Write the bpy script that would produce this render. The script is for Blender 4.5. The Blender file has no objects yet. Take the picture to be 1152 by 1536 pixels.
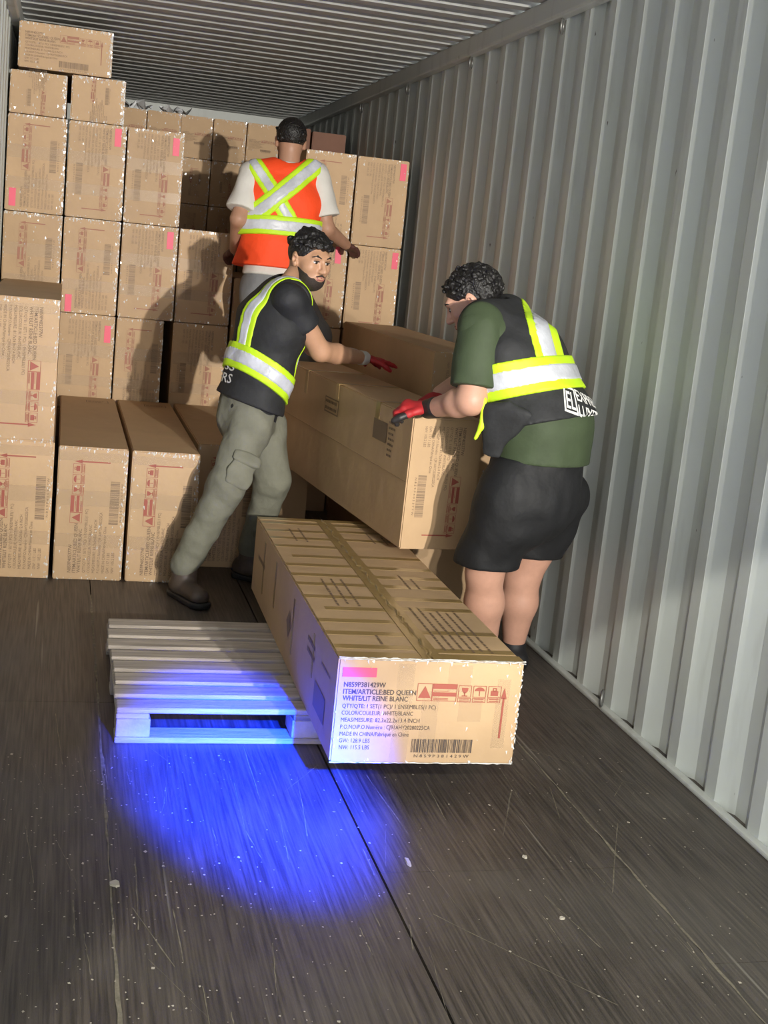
import bpy, bmesh, math, random, zlib
import numpy as np
from mathutils import Vector, Matrix
random.seed(7); RNG = np.random.default_rng(7)
S = bpy.context.scene
COL = S.collection
# ------------------------------------------------------------------ camera
FPX, YAW, PITCH, ROLL, CX, CZ = 1927.14, 0.257826, 0.191417, 0.102173, 0.348676, 1.519582
def cam_axes():
    cy, sy, cp, sp = math.cos(YAW), math.sin(YAW), math.cos(PITCH), math.sin(PITCH)
    f = Vector((sy*cp, cy*cp, -sp)); r = Vector((cy, -sy, 0)); u = r.cross(f)
    cr, sr = math.cos(ROLL), math.sin(ROLL)
    return r*cr+u*sr, -r*sr+u*cr, f
CR, CU, CF = cam_axes()
cam_data = bpy.data.cameras.new('camera'); cam = bpy.data.objects.new('camera', cam_data); COL.objects.link(cam)
cam_data.sensor_fit = 'HORIZONTAL'; cam_data.sensor_width = 36; cam_data.lens = FPX/1152*36
cam_data.clip_start = .05; cam_data.clip_end = 100
M = Matrix((CR, CU, -CF)).transposed().to_4x4(); M.translation = (CX, 0, CZ); cam.matrix_world = M
S.camera = cam
def at(u, v, y):            # the point seen at photo pixel (u, v) that lies y metres into the container
    d = CR*((u-576)/FPX) - CU*((v-768)/FPX) + CF
    return Vector((CX, 0, CZ)) + d*(y/d.y)
# ------------------------------------------------------------------ world, lights, exposure
S.view_settings.view_transform = 'Standard'; S.view_settings.look = 'None'; S.view_settings.gamma = 1
S.view_settings.use_curve_mapping = False; S.view_settings.exposure = 0.0
W = bpy.data.worlds.new('dock'); S.world = W; W.use_nodes = True
W.node_tree.nodes['Background'].inputs[0].default_value = (.95, .99, 1.0, 1); W.node_tree.nodes['Background'].inputs[1].default_value = 3.4
def spot(name, loc, tgt, watts, ang, blend, col, rad):
    l = bpy.data.lights.new(name, 'SPOT'); o = bpy.data.objects.new(name, l); COL.objects.link(o)
    l.energy = watts; l.spot_size = math.radians(ang); l.spot_blend = blend; l.color = col; l.shadow_soft_size = rad
    o.location = loc; o.rotation_euler = (Vector(tgt)-Vector(loc)).to_track_quat('-Z', 'Y').to_euler(); return o
spot('work_light_main', (2.33, -3.0, 2.0), (.85, 8.0, 1.85), 2800, 40, 1.0, (1, .945, .86), .04)
spot('work_light_second', (2.02, -3.1, 2.06), (.95, 8.0, 1.85), 820, 40, 1.0, (1, .945, .86), .04)
spot('work_light_low', (.5, -.5, 2.4), (1.8, 1.0, 0.0), 400, 64.3, .06, (1, .97, .86), .03)
spot('blue_safety_light', (1.35, -.3, 2.0), (.95, 3.42, 0), 42000, 11.5, 1.0, (.0, .03, 1), .03)
# ------------------------------------------------------------------ materials
def mat(name, col, rough=.6, metal=0, noise=None, bump=None, spec=.5, coat=0, trans=0, stretch=None, rand=0):
    m = bpy.data.materials.new(name); m.use_nodes = True; nt = m.node_tree; b = nt.nodes['Principled BSDF']
    b.inputs['Roughness'].default_value = rough; b.inputs['Metallic'].default_value = metal
    b.inputs['Specular IOR Level'].default_value = spec; b.inputs['Coat Weight'].default_value = coat
    b.inputs['Coat Roughness'].default_value = .15
    b.inputs['Alpha'].default_value = 1-trans
    b.inputs['Base Color'].default_value = (*col, 1)
    tc = nt.nodes.new('ShaderNodeTexCoord'); mp = nt.nodes.new('ShaderNodeMapping'); nt.links.new(tc.outputs['Object'], mp.inputs['Vector'])
    if stretch: mp.inputs['Scale'].default_value = stretch
    last = None
    if noise:
        sc, amt = noise
        n = nt.nodes.new('ShaderNodeTexNoise'); n.inputs['Scale'].default_value = sc; n.inputs['Detail'].default_value = 6; n.inputs['Roughness'].default_value = .6
        nt.links.new(mp.outputs['Vector'], n.inputs['Vector'])
        cr = nt.nodes.new('ShaderNodeValToRGB'); nt.links.new(n.outputs['Fac'], cr.inputs['Fac'])
        cr.color_ramp.elements[0].position = .28; cr.color_ramp.elements[1].position = .72
        cr.color_ramp.elements[0].color = (*[c*(1-amt) for c in col], 1); cr.color_ramp.elements[1].color = (*[min(1, c*(1+amt)) for c in col], 1)
        last = cr.outputs['Color']
        nt.links.new(last, b.inputs['Base Color'])
    if rand:
        oi = nt.nodes.new('ShaderNodeObjectInfo'); mr = nt.nodes.new('ShaderNodeMapRange')
        mr.inputs['To Min'].default_value = 1-rand; mr.inputs['To Max'].default_value = 1+rand; nt.links.new(oi.outputs['Random'], mr.inputs['Value'])
        hs = nt.nodes.new('ShaderNodeHueSaturation'); nt.links.new(mr.outputs['Result'], hs.inputs['Value'])
        if last: nt.links.new(last, hs.inputs['Color'])
        else: hs.inputs['Color'].default_value = (*col, 1)
        nt.links.new(hs.outputs['Color'], b.inputs['Base Color'])
    if bump:
        sc, st, dist = bump
        n2 = nt.nodes.new('ShaderNodeTexNoise'); n2.inputs['Scale'].default_value = sc; n2.inputs['Detail'].default_value = 4
        nt.links.new(mp.outputs['Vector'], n2.inputs['Vector'])
        bp = nt.nodes.new('ShaderNodeBump'); bp.inputs['Strength'].default_value = st; bp.inputs['Distance'].default_value = dist
        nt.links.new(n2.outputs['Fac'], bp.inputs['Height']); nt.links.new(bp.outputs['Normal'], b.inputs['Normal'])
    return m
def nd(m, t): return m.node_tree.nodes.new(t)
M_card = mat('cardboard', (.50, .335, .185), .62, noise=(3.0, .10), bump=(7, .25, .02), rand=.07)
M_card_dark = mat('cardboard_inner_brown', (.40, .27, .15), .65, noise=(3, .12), rand=.05)
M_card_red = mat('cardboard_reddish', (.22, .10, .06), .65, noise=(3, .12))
M_tape = mat('packing_tape', (.31, .205, .075), .28, noise=(9, .12), bump=(30, .3, .004), coat=.4)
M_clear = mat('clear_tape', (.60, .45, .28), .40, trans=.75, coat=.08)
M_film = mat('stretch_film', (.85, .85, .82), .12, spec=1, trans=.25, coat=1)
M_ink = mat('black_ink', (.075, .055, .045), .6)
M_inkfade = mat('faded_ink', (.19, .125, .075), .6)
M_red = mat('red_ink', (.34, .085, .055), .6)
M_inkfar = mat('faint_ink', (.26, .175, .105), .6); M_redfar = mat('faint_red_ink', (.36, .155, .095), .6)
M_pink = mat('pink_label', (.80, .09, .16), .5)
M_wood = mat('pallet_wood', (.46, .40, .34), .7, noise=(9, .35), bump=(30, .3, .01), stretch=(.35, 6, 6))
M_block = mat('pallet_block_wood', (.50, .44, .37), .75, noise=(14, .25), bump=(40, .3, .01))
M_steel = mat('ring_steel', (.22, .22, .21), .45, metal=.7)
M_paper = mat('white_paper', (.80, .82, .84), .6)
M_chip = mat('pale_debris', (.52, .47, .38), .8)
# painted container walls
def wall_mat(name, col, grime):
    m = mat(name, col, .42, noise=(1.3, .05), bump=(5, .10, .02)); nt = m.node_tree; b = nt.nodes['Principled BSDF']
    src = b.inputs['Base Color'].links[0].from_socket
    tc = nt.nodes.new('ShaderNodeTexCoord'); mp = nt.nodes.new('ShaderNodeMapping'); mp.inputs['Scale'].default_value = (6, 6, .9); nt.links.new(tc.outputs['Object'], mp.inputs[0])
    n = nt.nodes.new('ShaderNodeTexNoise'); n.inputs['Scale'].default_value = 2.2; n.inputs['Detail'].default_value = 8; nt.links.new(mp.outputs[0], n.inputs['Vector'])
    r = nt.nodes.new('ShaderNodeValToRGB'); r.color_ramp.elements[0].position = .56; r.color_ramp.elements[1].position = .80; nt.links.new(n.outputs['Fac'], r.inputs['Fac'])
    mul = nt.nodes.new('ShaderNodeMath'); mul.operation = 'MULTIPLY'; mul.inputs[1].default_value = grime; nt.links.new(r.outputs['Color'], mul.inputs[0])
    mx = nt.nodes.new('ShaderNodeMixRGB'); nt.links.new(mul.outputs[0], mx.inputs['Fac']); nt.links.new(src, mx.inputs[1]); mx.inputs[2].default_value = (.16, .14, .115, 1)
    # small rust scratches
    v = nt.nodes.new('ShaderNodeTexNoise'); v.inputs['Scale'].default_value = 9; v.inputs['Detail'].default_value = 2; mp2 = nt.nodes.new('ShaderNodeMapping'); mp2.inputs['Scale'].default_value = (1, 3.5, 1.2)
    nt.links.new(tc.outputs['Object'], mp2.inputs[0]); nt.links.new(mp2.outputs[0], v.inputs['Vector'])
    r2 = nt.nodes.new('ShaderNodeValToRGB'); r2.color_ramp.elements[0].position = .765; r2.color_ramp.elements[1].position = .785; nt.links.new(v.outputs['Fac'], r2.inputs['Fac'])
    mx2 = nt.nodes.new('ShaderNodeMixRGB'); nt.links.new(r2.outputs['Color'], mx2.inputs['Fac']); nt.links.new(mx.outputs[0], mx2.inputs[1]); mx2.inputs[2].default_value = (.09, .075, .06, 1)
    nt.links.new(mx2.outputs[0], b.inputs['Base Color']); return m
M_wall = wall_mat('painted_corrugated_steel', (.58, .61, .58), .30)
M_roof = wall_mat('painted_roof_steel', (.45, .455, .44), .5)
M_rail = wall_mat('painted_rail_steel', (.55, .57, .54), .35)
def floor_mat():
    m = mat('worn_plywood', (.075, .062, .052), .42, noise=(2.2, .16), stretch=(14, 1.6, 1), bump=(60, .25, .004)); nt = m.node_tree; b = nt.nodes['Principled BSDF']
    src = b.inputs['Base Color'].links[0].from_socket
    g = nt.nodes.new('ShaderNodeNewGeometry')
    mp = nt.nodes.new('ShaderNodeMapping'); mp.inputs['Scale'].default_value = (130, 3.2, 1); nt.links.new(g.outputs['Position'], mp.inputs[0])
    n = nt.nodes.new('ShaderNodeTexNoise'); n.inputs['Scale'].default_value = 1; n.inputs['Detail'].default_value = 5; nt.links.new(mp.outputs[0], n.inputs['Vector'])
    r = nt.nodes.new('ShaderNodeValToRGB'); r.color_ramp.elements[0].position = .35; r.color_ramp.elements[0].color = (.50, .50, .50, 1); r.color_ramp.elements[1].position = .68; r.color_ramp.elements[1].color = (1.45, 1.42, 1.38, 1)
    nt.links.new(n.outputs['Fac'], r.inputs['Fac'])
    mx = nt.nodes.new('ShaderNodeMixRGB'); mx.blend_type = 'MULTIPLY'; mx.inputs[0].default_value = 1; nt.links.new(src, mx.inputs[1]); nt.links.new(r.outputs[0], mx.inputs[2])
    # dusty scuffs
    n3 = nt.nodes.new('ShaderNodeTexNoise'); n3.inputs['Scale'].default_value = 1.7; n3.inputs['Detail'].default_value = 7; nt.links.new(g.outputs['Position'], n3.inputs['Vector'])
    r3 = nt.nodes.new('ShaderNodeValToRGB'); r3.color_ramp.elements[0].position = .48; r3.color_ramp.elements[1].position = .75; r3.color_ramp.elements[1].color = (.45, .45, .45, 1); nt.links.new(n3.outputs['Fac'], r3.inputs['Fac'])
    mx3 = nt.nodes.new('ShaderNodeMixRGB'); nt.links.new(r3.outputs[0], mx3.inputs[0]); nt.links.new(mx.outputs[0], mx3.inputs[1]); mx3.inputs[2].default_value = (.155, .14, .12, 1)
    # thin pale scratches along the boards
    mp4 = nt.nodes.new('ShaderNodeMapping'); mp4.inputs['Scale'].default_value = (46, .75, 1); mp4.inputs['Rotation'].default_value = (0, 0, .05); nt.links.new(g.outputs['Position'], mp4.inputs[0])
    n4 = nt.nodes.new('ShaderNodeTexNoise'); n4.inputs['Scale'].default_value = 1; n4.inputs['Detail'].default_value = 1; nt.links.new(mp4.outputs[0], n4.inputs['Vector'])
    r4 = nt.nodes.new('ShaderNodeValToRGB'); r4.color_ramp.elements[0].position = .725; r4.color_ramp.elements[1].position = .76; r4.color_ramp.elements[1].color = (.6, .6, .6, 1); nt.links.new(n4.outputs['Fac'], r4.inputs['Fac'])
    mx4 = nt.nodes.new('ShaderNodeMixRGB'); nt.links.new(r4.outputs[0], mx4.inputs[0]); nt.links.new(mx3.outputs[0], mx4.inputs[1]); mx4.inputs[2].default_value = (.27, .25, .21, 1)
    nt.links.new(mx4.outputs[0], b.inputs['Base Color'])
    rr = nt.nodes.new('ShaderNodeMapRange'); rr.inputs['To Min'].default_value = .34; rr.inputs['To Max'].default_value = .62; nt.links.new(n3.outputs['Fac'], rr.inputs['Value']); nt.links.new(rr.outputs[0], b.inputs['Roughness'])
    return m
M_floor = floor_mat()
M_seam = mat('seam_filler', (.20, .175, .13), .8, noise=(40, .4))
M_gap = mat('dark_gap', (.012, .011, .010), .9)
# clothing
M_skin1 = mat('skin_olive', (.50, .28, .17), .5, noise=(30, .06)); M_skin2 = mat('skin_fair', (.56, .31, .22), .5, noise=(30, .06)); M_skin3 = mat('skin_tan', (.42, .23, .15), .5, noise=(30, .06))
M_hair = mat('black_hair', (.010, .009, .009), .42, noise=(40, .4), bump=(90, .8, .01))
M_beard = mat('dark_beard', (.030, .020, .015), .8, noise=(160, .5))
M_lip = mat('lips', (.36, .12, .10), .45)
M_eye = mat('eye_white', (.62, .58, .54), .25); M_iris = mat('iris_dark', (.02, .012, .008), .2)
M_blk = mat('black_fabric', (.018, .019, .021), .75, noise=(25, .25), bump=(14, .35, .02))
M_tee = mat('black_tshirt', (.014, .015, .018), .7, noise=(25, .25), bump=(14, .3, .02))
M_green = mat('olive_green_tshirt', (.042, .062, .028), .75, noise=(20, .12), bump=(10, .3, .02))
M_short = mat('black_shorts_cloth', (.007, .0075, .009), .7, noise=(12, .2), bump=(8, .4, .03))
M_khaki = mat('khaki_grey_cotton', (.165, .165, .125), .85, noise=(14, .14), bump=(10, .45, .03))
M_gpants = mat('grey_trousers', (.20, .205, .215), .8, noise=(10, .1), bump=(8, .4, .03))
M_white = mat('white_tshirt', (.66, .64, .60), .8, noise=(12, .05), bump=(10, .3, .02))
M_orange = mat('hi_vis_orange', (.95, .075, .012), .7, noise=(10, .06), bump=(9, .35, .03))
M_lime = mat('hi_vis_lime', (.55, .85, .02), .6, bump=(20, .2, .01))
M_silver = mat('silver_reflective_tape', (.56, .585, .64), .40, noise=(9, .22), bump=(16, .5, .015))
M_glove = mat('red_glove', (.40, .018, .022), .6, noise=(40, .15)); M_gloveb = mat('black_glove_rubber', (.02, .018, .018), .5)
M_gloved = mat('dark_brown_glove', (.09, .035, .028), .6); M_cuff = mat('white_glove_cuff', (.60, .58, .55), .8)
M_boot = mat('brown_boot_leather', (.075, .055, .042), .55, noise=(20, .3)); M_sole = mat('black_rubber_sole', (.012, .012, .014), .6)
M_white_print = mat('white_vest_print', (.75, .75, .73), .6)
# ------------------------------------------------------------------ mesh helpers
def link(name, me, mats, parent=None, loc=(0, 0, 0), rz=0, smooth=False):
    o = bpy.data.objects.new(name, me); COL.objects.link(o)
    if me is not None and not me.materials:
        for x in (mats if isinstance(mats, (list, tuple)) else [mats]): me.materials.append(x)
    o.location = loc; o.rotation_euler = (0, 0, rz)
    if parent is not None: o.parent = parent
    if smooth and me is not None: me.polygons.foreach_set('use_smooth', [True]*len(me.polygons))
    return o
def bm_mesh(name, bm):
    bmesh.ops.recalc_face_normals(bm, faces=bm.faces)
    me = bpy.data.meshes.new(name); bm.to_mesh(me); bm.free(); return me
def add_box(bm, x0, x1, y0, y1, z0, z1, mi=0, mtx=None):
    vs = [bm.verts.new((x, y, z)) for x in (x0, x1) for y in (y0, y1) for z in (z0, z1)]
    if mtx is not None:
        for v in vs: v.co = mtx @ v.co
    for idx in ((0, 1, 3, 2), (4, 6, 7, 5), (0, 4, 5, 1), (2, 3, 7, 6), (0, 2, 6, 4), (1, 5, 7, 3)):
        f = bm.faces.new([vs[i] for i in idx]); f.material_index = mi
    return vs
def box_mesh(name, x0, x1, y0, y1, z0, z1, bev=0, seg=2):
    bm = bmesh.new(); add_box(bm, x0, x1, y0, y1, z0, z1)
    if bev: bmesh.ops.bevel(bm, geom=bm.edges[:], offset=bev, segments=seg, affect='EDGES', profile=.6)
    return bm_mesh(name, bm)
def tag(o, label=None, cat=None, group=None, kind=None):
    if label: o['label'] = label
    if cat: o['category'] = cat
    if group: o['group'] = group
    if kind: o['kind'] = kind
    return o
def empty(name, loc, rz=0):
    o = bpy.data.objects.new(name, None); COL.objects.link(o); o.location = loc; o.rotation_euler = (0, 0, rz); o.empty_display_size = .1; return o
# ------------------------------------------------------------------ setting
LX, RX, Y0, Y1, H = 0.0, 2.35, -.4, 12.05, 2.69
def corrugated_wall(name, sgn, xin, phase):
    bm = bmesh.new(); pitch = .262; prof = []; y = Y0-pitch+phase
    while y < Y1:
        prof += [(y, 0), (y+.062, 0), (y+.131, .036), (y+.193, .036)]; y += pitch
    prof = [(max(Y0, min(Y1, a)), b) for a, b in prof if Y0-.3 < a < Y1+.3]
    lo = [bm.verts.new((xin+sgn*b, a, -.02)) for a, b in prof]; hi = [bm.verts.new((xin+sgn*b, a, H)) for a, b in prof]
    for i in range(len(prof)-1):
        if (lo[i].co-lo[i+1].co).length > 1e-5: bm.faces.new((lo[i], lo[i+1], hi[i+1], hi[i]))
    return tag(link(name, bm_mesh(name, bm), M_wall), 'pale grey corrugated steel container side wall', kind='structure')
wr = corrugated_wall('wall_right', 1, RX-.004, .03); wl = corrugated_wall('wall_left', -1, LX+.004, .1)
wr['label'] = 'pale grey corrugated steel wall beside the man in shorts'; wl['label'] = 'pale grey corrugated steel wall behind the tall carton stack'
bm = bmesh.new(); y = Y0; prof = []
while y < Y1:
    prof += [(y, 0), (y+.085, 0), (y+.115, .030), (y+.175, .030)]; y += .205
a = [bm.verts.new((LX-.05, p, H+q)) for p, q in prof]; b = [bm.verts.new((RX+.05, p, H+q)) for p, q in prof]
for i in range(len(prof)-1): bm.faces.new((a[i], b[i], b[i+1], a[i+1]))
tag(link('ceiling', bm_mesh('ceiling', bm), M_roof), 'ribbed grey steel roof of the container', kind='structure')
tag(link('wall_back', box_mesh('wall_back', LX-.05, RX+.05, Y1, Y1+.04, -.02, H+.04), M_wall), 'grey end wall of the container behind the far cartons', kind='structure')
for n, (x0, x1) in enumerate(((RX-.055, RX+.0), (LX-.0, LX+.055))):
    tag(link('trim_%d' % (n+1), box_mesh('rail', x0, x1, Y0, Y1-.005, H-.095, H-.002, .012), M_rail), 'grey steel top rail along the %s wall of the container' % ('right', 'left')[n], kind='structure')
tag(link('trim_3', box_mesh('kick', RX-.03, RX+.0, Y0, Y1-.01, .0, .016, .006), M_rail), 'dusty steel kick strip where floor meets the corrugated wall', kind='structure')
floor = tag(link('floor', box_mesh('floor', LX-.05, RX+.05, Y0, Y1, -.06, -.014), M_gap), 'dark worn plywood floor of the container', kind='structure')
xs = [LX-.045, .53, 1.204, 1.89, RX+.045]
for i in range(4):
    ys = [Y0, 1.72, 4.13, 6.55, 8.97, Y1] if i < 2 else [Y0, 2.44, 4.12, 6.54, 8.96, Y1]
    if i == 2: ys = [Y0, .5, 2.915, 4.12, 6.54, 8.96, Y1]
    for j in range(len(ys)-1):
        g = .0035 if i in (1, 2) else .002
        link('floor_panel', box_mesh('floor_panel', xs[i]+.002, xs[i+1]-(.0045 if i == 1 else .002), ys[j]+.0012, ys[j+1]-.0012, -.0135, 0), M_floor, floor)
def ribbon(name, pts, w, z, parent, m, jit=.3):
    bm = bmesh.new(); L = []; R = []
    n = len(pts)
    for i, (x, y) in enumerate(pts):
        a = w*(1+jit*(random.random()*2-1)); L.append(bm.verts.new((x-a/2, y, z))); R.append(bm.verts.new((x+a/2, y, z)))
    for i in range(n-1): bm.faces.new((L[i], R[i], R[i+1], L[i+1]))
    return link(name, bm_mesh(name, bm), m, parent)
for x, w in ((.53, .007), (1.89, .006)):
    ribbon('seam_strip', [(x+.0012*math.sin(k*1.7)+random.uniform(-.001, .001), 1.0+k*.05) for k in range(90)], w, .0006, floor, M_seam, .6)
for k in range(70):
    x = random.uniform(.15, 2.25); y = random.uniform(2.1, 3.7); L = random.uniform(.04, .42); sl = random.gauss(-.02, .10) if k % 6 else random.uniform(-.9, .9)
    ribbon('scratch', [(x+sl*L*t/8+random.uniform(-.001, .001), y+L*t/8) for t in range(9)], random.uniform(.0008, .0026), .0005, floor, M_seam, .7)
# litter: specks nobody could count, plus single chips
bm = bmesh.new()
for k in range(800):
    y = 2.1+1.6*random.random()**1.3; x = random.choice((random.gauss(.5, .28), random.uniform(.1, 2.25)))
    if not .06 < x < 2.28: continue
    s = random.uniform(.0009, .0030)*(1.6 if random.random() < .08 else 1); a0 = random.random()*6
    vs = [bm.verts.new((x+s*math.cos(a0+q*math.pi/2)*random.uniform(.6, 1.5), y+s*math.sin(a0+q*math.pi/2)*random.uniform(.6, 1.8), .0008+random.random()*.0012)) for q in range(4)]
    bm.faces.new(vs)
tag(link('floor_litter', bm_mesh('floor_litter', bm), M_chip), 'tiny pale specks of debris scattered over the dark floor', 'debris', kind='stuff')
def chip(x, y, s, sy, lab):
    bm = bmesh.new(); n = 9; top = []; bot = []
    for q in range(n):
        r = random.uniform(.7, 1.15); a = 2*math.pi*q/n
        top.append(bm.verts.new((s*r*math.cos(a)*.9, sy*r*math.sin(a)*.9, .004+random.random()*.002))); bot.append(bm.verts.new((s*r*math.cos(a), sy*r*math.sin(a), 0)))
    bm.faces.new(top); bm.faces.new(bot)
    for q in range(n): bm.faces.new((top[q], top[(q+1) % n], bot[(q+1) % n], bot[q]))
    return tag(link('debris_chip', bm_mesh('debris_chip', bm), M_chip, loc=(x, y, .0006)), lab, 'debris', 'chips on the floor')
chip(.54, 2.882, .013, .016, 'pale round chip lying on the seam of the floor boards')
chip(1.29, 2.962, .006, .028, 'narrow pale splinter lying beside the black floor seam')
chip(1.62, 2.98, .007, .009, 'small white crumb on the floor boards towards the corrugated wall'); chip(1.60, 2.66, .008, .006, 'small flat white crumb near a pale floor scratch')
# lashing rings on the wall
def torus_mesh(R, r, n=20, m=8, arc=2*math.pi):
    bm = bmesh.new(); rings = []
    for i in range(n+(arc < 6)):
        a = arc*i/n; rings.append([bm.verts.new(((R+r*math.cos(2*math.pi*j/m))*math.cos(a), r*math.sin(2*math.pi*j/m), (R+r*math.cos(2*math.pi*j/m))*math.sin(a))) for j in range(m)])
    for i in range(n):
        A, B = rings[i], rings[(i+1) % len(rings)]
        for j in range(m): bm.faces.new((A[j], A[(j+1) % m], B[(j+1) % m], B[j]))
    return bm_mesh('ring', bm)
rm = torus_mesh(.028, .006)
for y, z in ((5.383, 2.562), (6.668, 2.565), (7.954, 2.562), (9.258, 2.562), (4.118, .045)):
    o = link('lashing_ring', rm, M_steel, wr, (RX-.026, y, z), math.radians(60), True)
# ------------------------------------------------------------------ carton printing
def text_verts(s, bold=False):
    c = bpy.data.curves.new('t', 'FONT'); c.body = s; c.size = 1; c.resolution_u = 2
    if bold: c.offset = .012
    o = bpy.data.objects.new('t', c); COL.objects.link(o)
    dg = bpy.context.evaluated_depsgraph_get(); me = bpy.data.meshes.new_from_object(o.evaluated_get(dg))
    V = np.array([v.co[:] for v in me.vertices]).reshape(-1, 3); Fc = [list(p.vertices) for p in me.polygons]
    bpy.data.objects.remove(o); bpy.data.curves.remove(c); bpy.data.meshes.remove(me)
    return V, Fc
class Print:                      # a flat print, u to the right and v up, metres
    def __init__(s): s.V = []; s.F = []; s.M = []
    def poly(s, pts, mi=0): n = len(s.V); s.V += [(p[0], p[1]) for p in pts]; s.F.append(list(range(n, n+len(pts)))); s.M.append(mi)
    def rect(s, x0, x1, y0, y1, mi=0): s.poly([(x0, y0), (x1, y0), (x1, y1), (x0, y1)], mi)
    def frame(s, x0, x1, y0, y1, w, mi=0):
        s.rect(x0, x1, y0, y0+w, mi); s.rect(x0, x1, y1-w, y1, mi); s.rect(x0, x0+w, y0+w, y1-w, mi); s.rect(x1-w, x1, y0+w, y1-w, mi)
    def text(s, t, x0, x1, yc, h, mi=0, bold=False):
        V, Fc = text_verts(t, bold); lo = V.min(0); hi = V.max(0); n = len(s.V)
        sx = (x1-x0)/(hi[0]-lo[0]); sy = h/.72
        s.V += [((p[0]-lo[0])*sx+x0, p[1]*sy+yc-h/2) for p in V]; s.F += [[n+i for i in f] for f in Fc]; s.M += [mi]*len(Fc)
    def disc(s, x, y, rx, ry, mi, a0=0, a1=2*math.pi, n=12): s.poly([(x+rx*math.cos(a0+(a1-a0)*i/n), y+ry*math.sin(a0+(a1-a0)*i/n)) for i in range(n+1)], mi)
    def mesh(s, name, mats):
        me = bpy.data.meshes.new(name); me.from_pydata([(p[0], 0, p[1]) for p in s.V], [], s.F); me.polygons.foreach_set('material_index', s.M)
        for m in mats: me.materials.append(m)
        me.update(); return me
def end_print(code, meas, gw, nw, Wd, Hh, bold=True):
    P = Print(); U = lambda u: (u-.5)*Wd; V = lambda v: (.5-v)*Hh; h = Hh*.045
    for t, a, b, v, k in ((code, .04, .26, .235, 1), ('ITEM/ARTICLE:BED QUEEN', .04, .425, .305, 1), ('WHITE/LIT REINE BLANC', .04, .385, .370, 1), ('QTY/QTE: 1 SET(1 PC)/ 1 ENSEMBLES(1 PC)', .042, .54, .447, 0),
                       ('COLOR/COULEUR: WHITE/BLANC', .042, .42, .515, 0), ('MEAS/MESURE: '+meas+' INCH', .042, .46, .585, 0), ('P.O.NO/P.O.Numéro : CJ91AHY20280225CA', .042, .52, .655, 0),
                       ('MADE IN CHINA/Fabriqué en Chine', .042, .41, .725, 0), ('GW: '+gw+' LBS', .042, .205, .792, 0), ('NW: '+nw+' LBS', .045, .205, .86, 0)):
        P.text(t, U(a), U(b), V(v), h*(1.12 if k else .95), 0, bool(k))
    w = .0016
    P.frame(U(.43), U(.512), V(.385), V(.21), w, 1); P.poly([(U(.438), V(.355)), (U(.505), V(.355)), (U(.4715), V(.235))], 1)
    P.frame(U(.512), U(.645), V(.385), V(.21), w, 1); P.rect(U(.516), U(.641), V(.262), V(.215), 1); P.rect(U(.516), U(.641), V(.335), V(.295), 1)
    for q in (.28, .352, .367): P.rect(U(.52), U(.60), V(q+.006), V(q), 1)
    for k, u0 in enumerate((.652, .733, .815)):
        P.frame(U(u0), U(u0+.072), V(.34), V(.222), w, 1); P.frame(U(u0), U(u0+.072), V(.39), V(.345), w, 1); um = u0+.036
        P.rect(U(u0+.01), U(u0+.062), V(.362), V(.355), 1); P.rect(U(u0+.01), U(u0+.062), V(.38), V(.373), 1)
        if k == 0: P.disc(U(um), V(.245), Wd*.018, Hh*.055, 1, math.pi, 2*math.pi); P.rect(U(um-.003), U(um+.003), V(.325), V(.29), 1); P.rect(U(um-.015), U(um+.015), V(.330), V(.322), 1)
        if k == 1: P.disc(U(um), V(.275), Wd*.027, Hh*.038, 1, 0, math.pi); P.rect(U(um-.002), U(um+.002), V(.325), V(.275), 1)
        if k == 2: P.rect(U(um-.02), U(um+.02), V(.32), V(.27), 1); P.frame(U(um-.011), U(um+.011), V(.275), V(.24), .003, 1)
    P.rect(U(.905)-.003, U(.905)+.003, V(.75), V(.34), 1); P.poly([(U(.905)-.009, V(.35)), (U(.905)+.009, V(.35)), (U(.905), V(.235))], 1)
    rr = random.Random(code); u = .43
    while u < .765:
        bw = rr.choice((.0022, .0022, .0045, .0065)); P.rect(U(u), U(min(u+bw, .767)), V(.905), V(.77), 0); u += bw+rr.choice((.0022, .0035, .005))
    P.text(' '.join(code), U(.45), U(.75), V(.94), h*.7, 0)
    return P
def paragraph(P, x0, x1, y0, y1, lines, mi=0, seed=1):     # print too small to read: rows of dashes
    rr = random.Random(seed)
    for k in range(lines):
        y = y1-(y1-y0)*(k+.5)/lines; h = (y1-y0)/lines*.42; x = x0; xe = x0+(x1-x0)*rr.uniform(.7, 1)
        while x < xe:
            w = rr.uniform(.006, .022); P.rect(x, min(x+w, xe), y-h/2, y+h/2, mi); x += w+.004
PR_STD = end_print('N859P405377W', '81.7x24.8x12.4', '117.1', '105.2', .58, .30).mesh('print_std', [M_inkfade, M_red])
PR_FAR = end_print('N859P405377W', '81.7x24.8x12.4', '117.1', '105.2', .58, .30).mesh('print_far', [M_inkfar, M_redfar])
PR_BED = end_print('N859P381429W', '82.3x22.2x13.4', '128.9', '115.5', .55, .30).mesh('print_bed', [M_ink, M_red])
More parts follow.
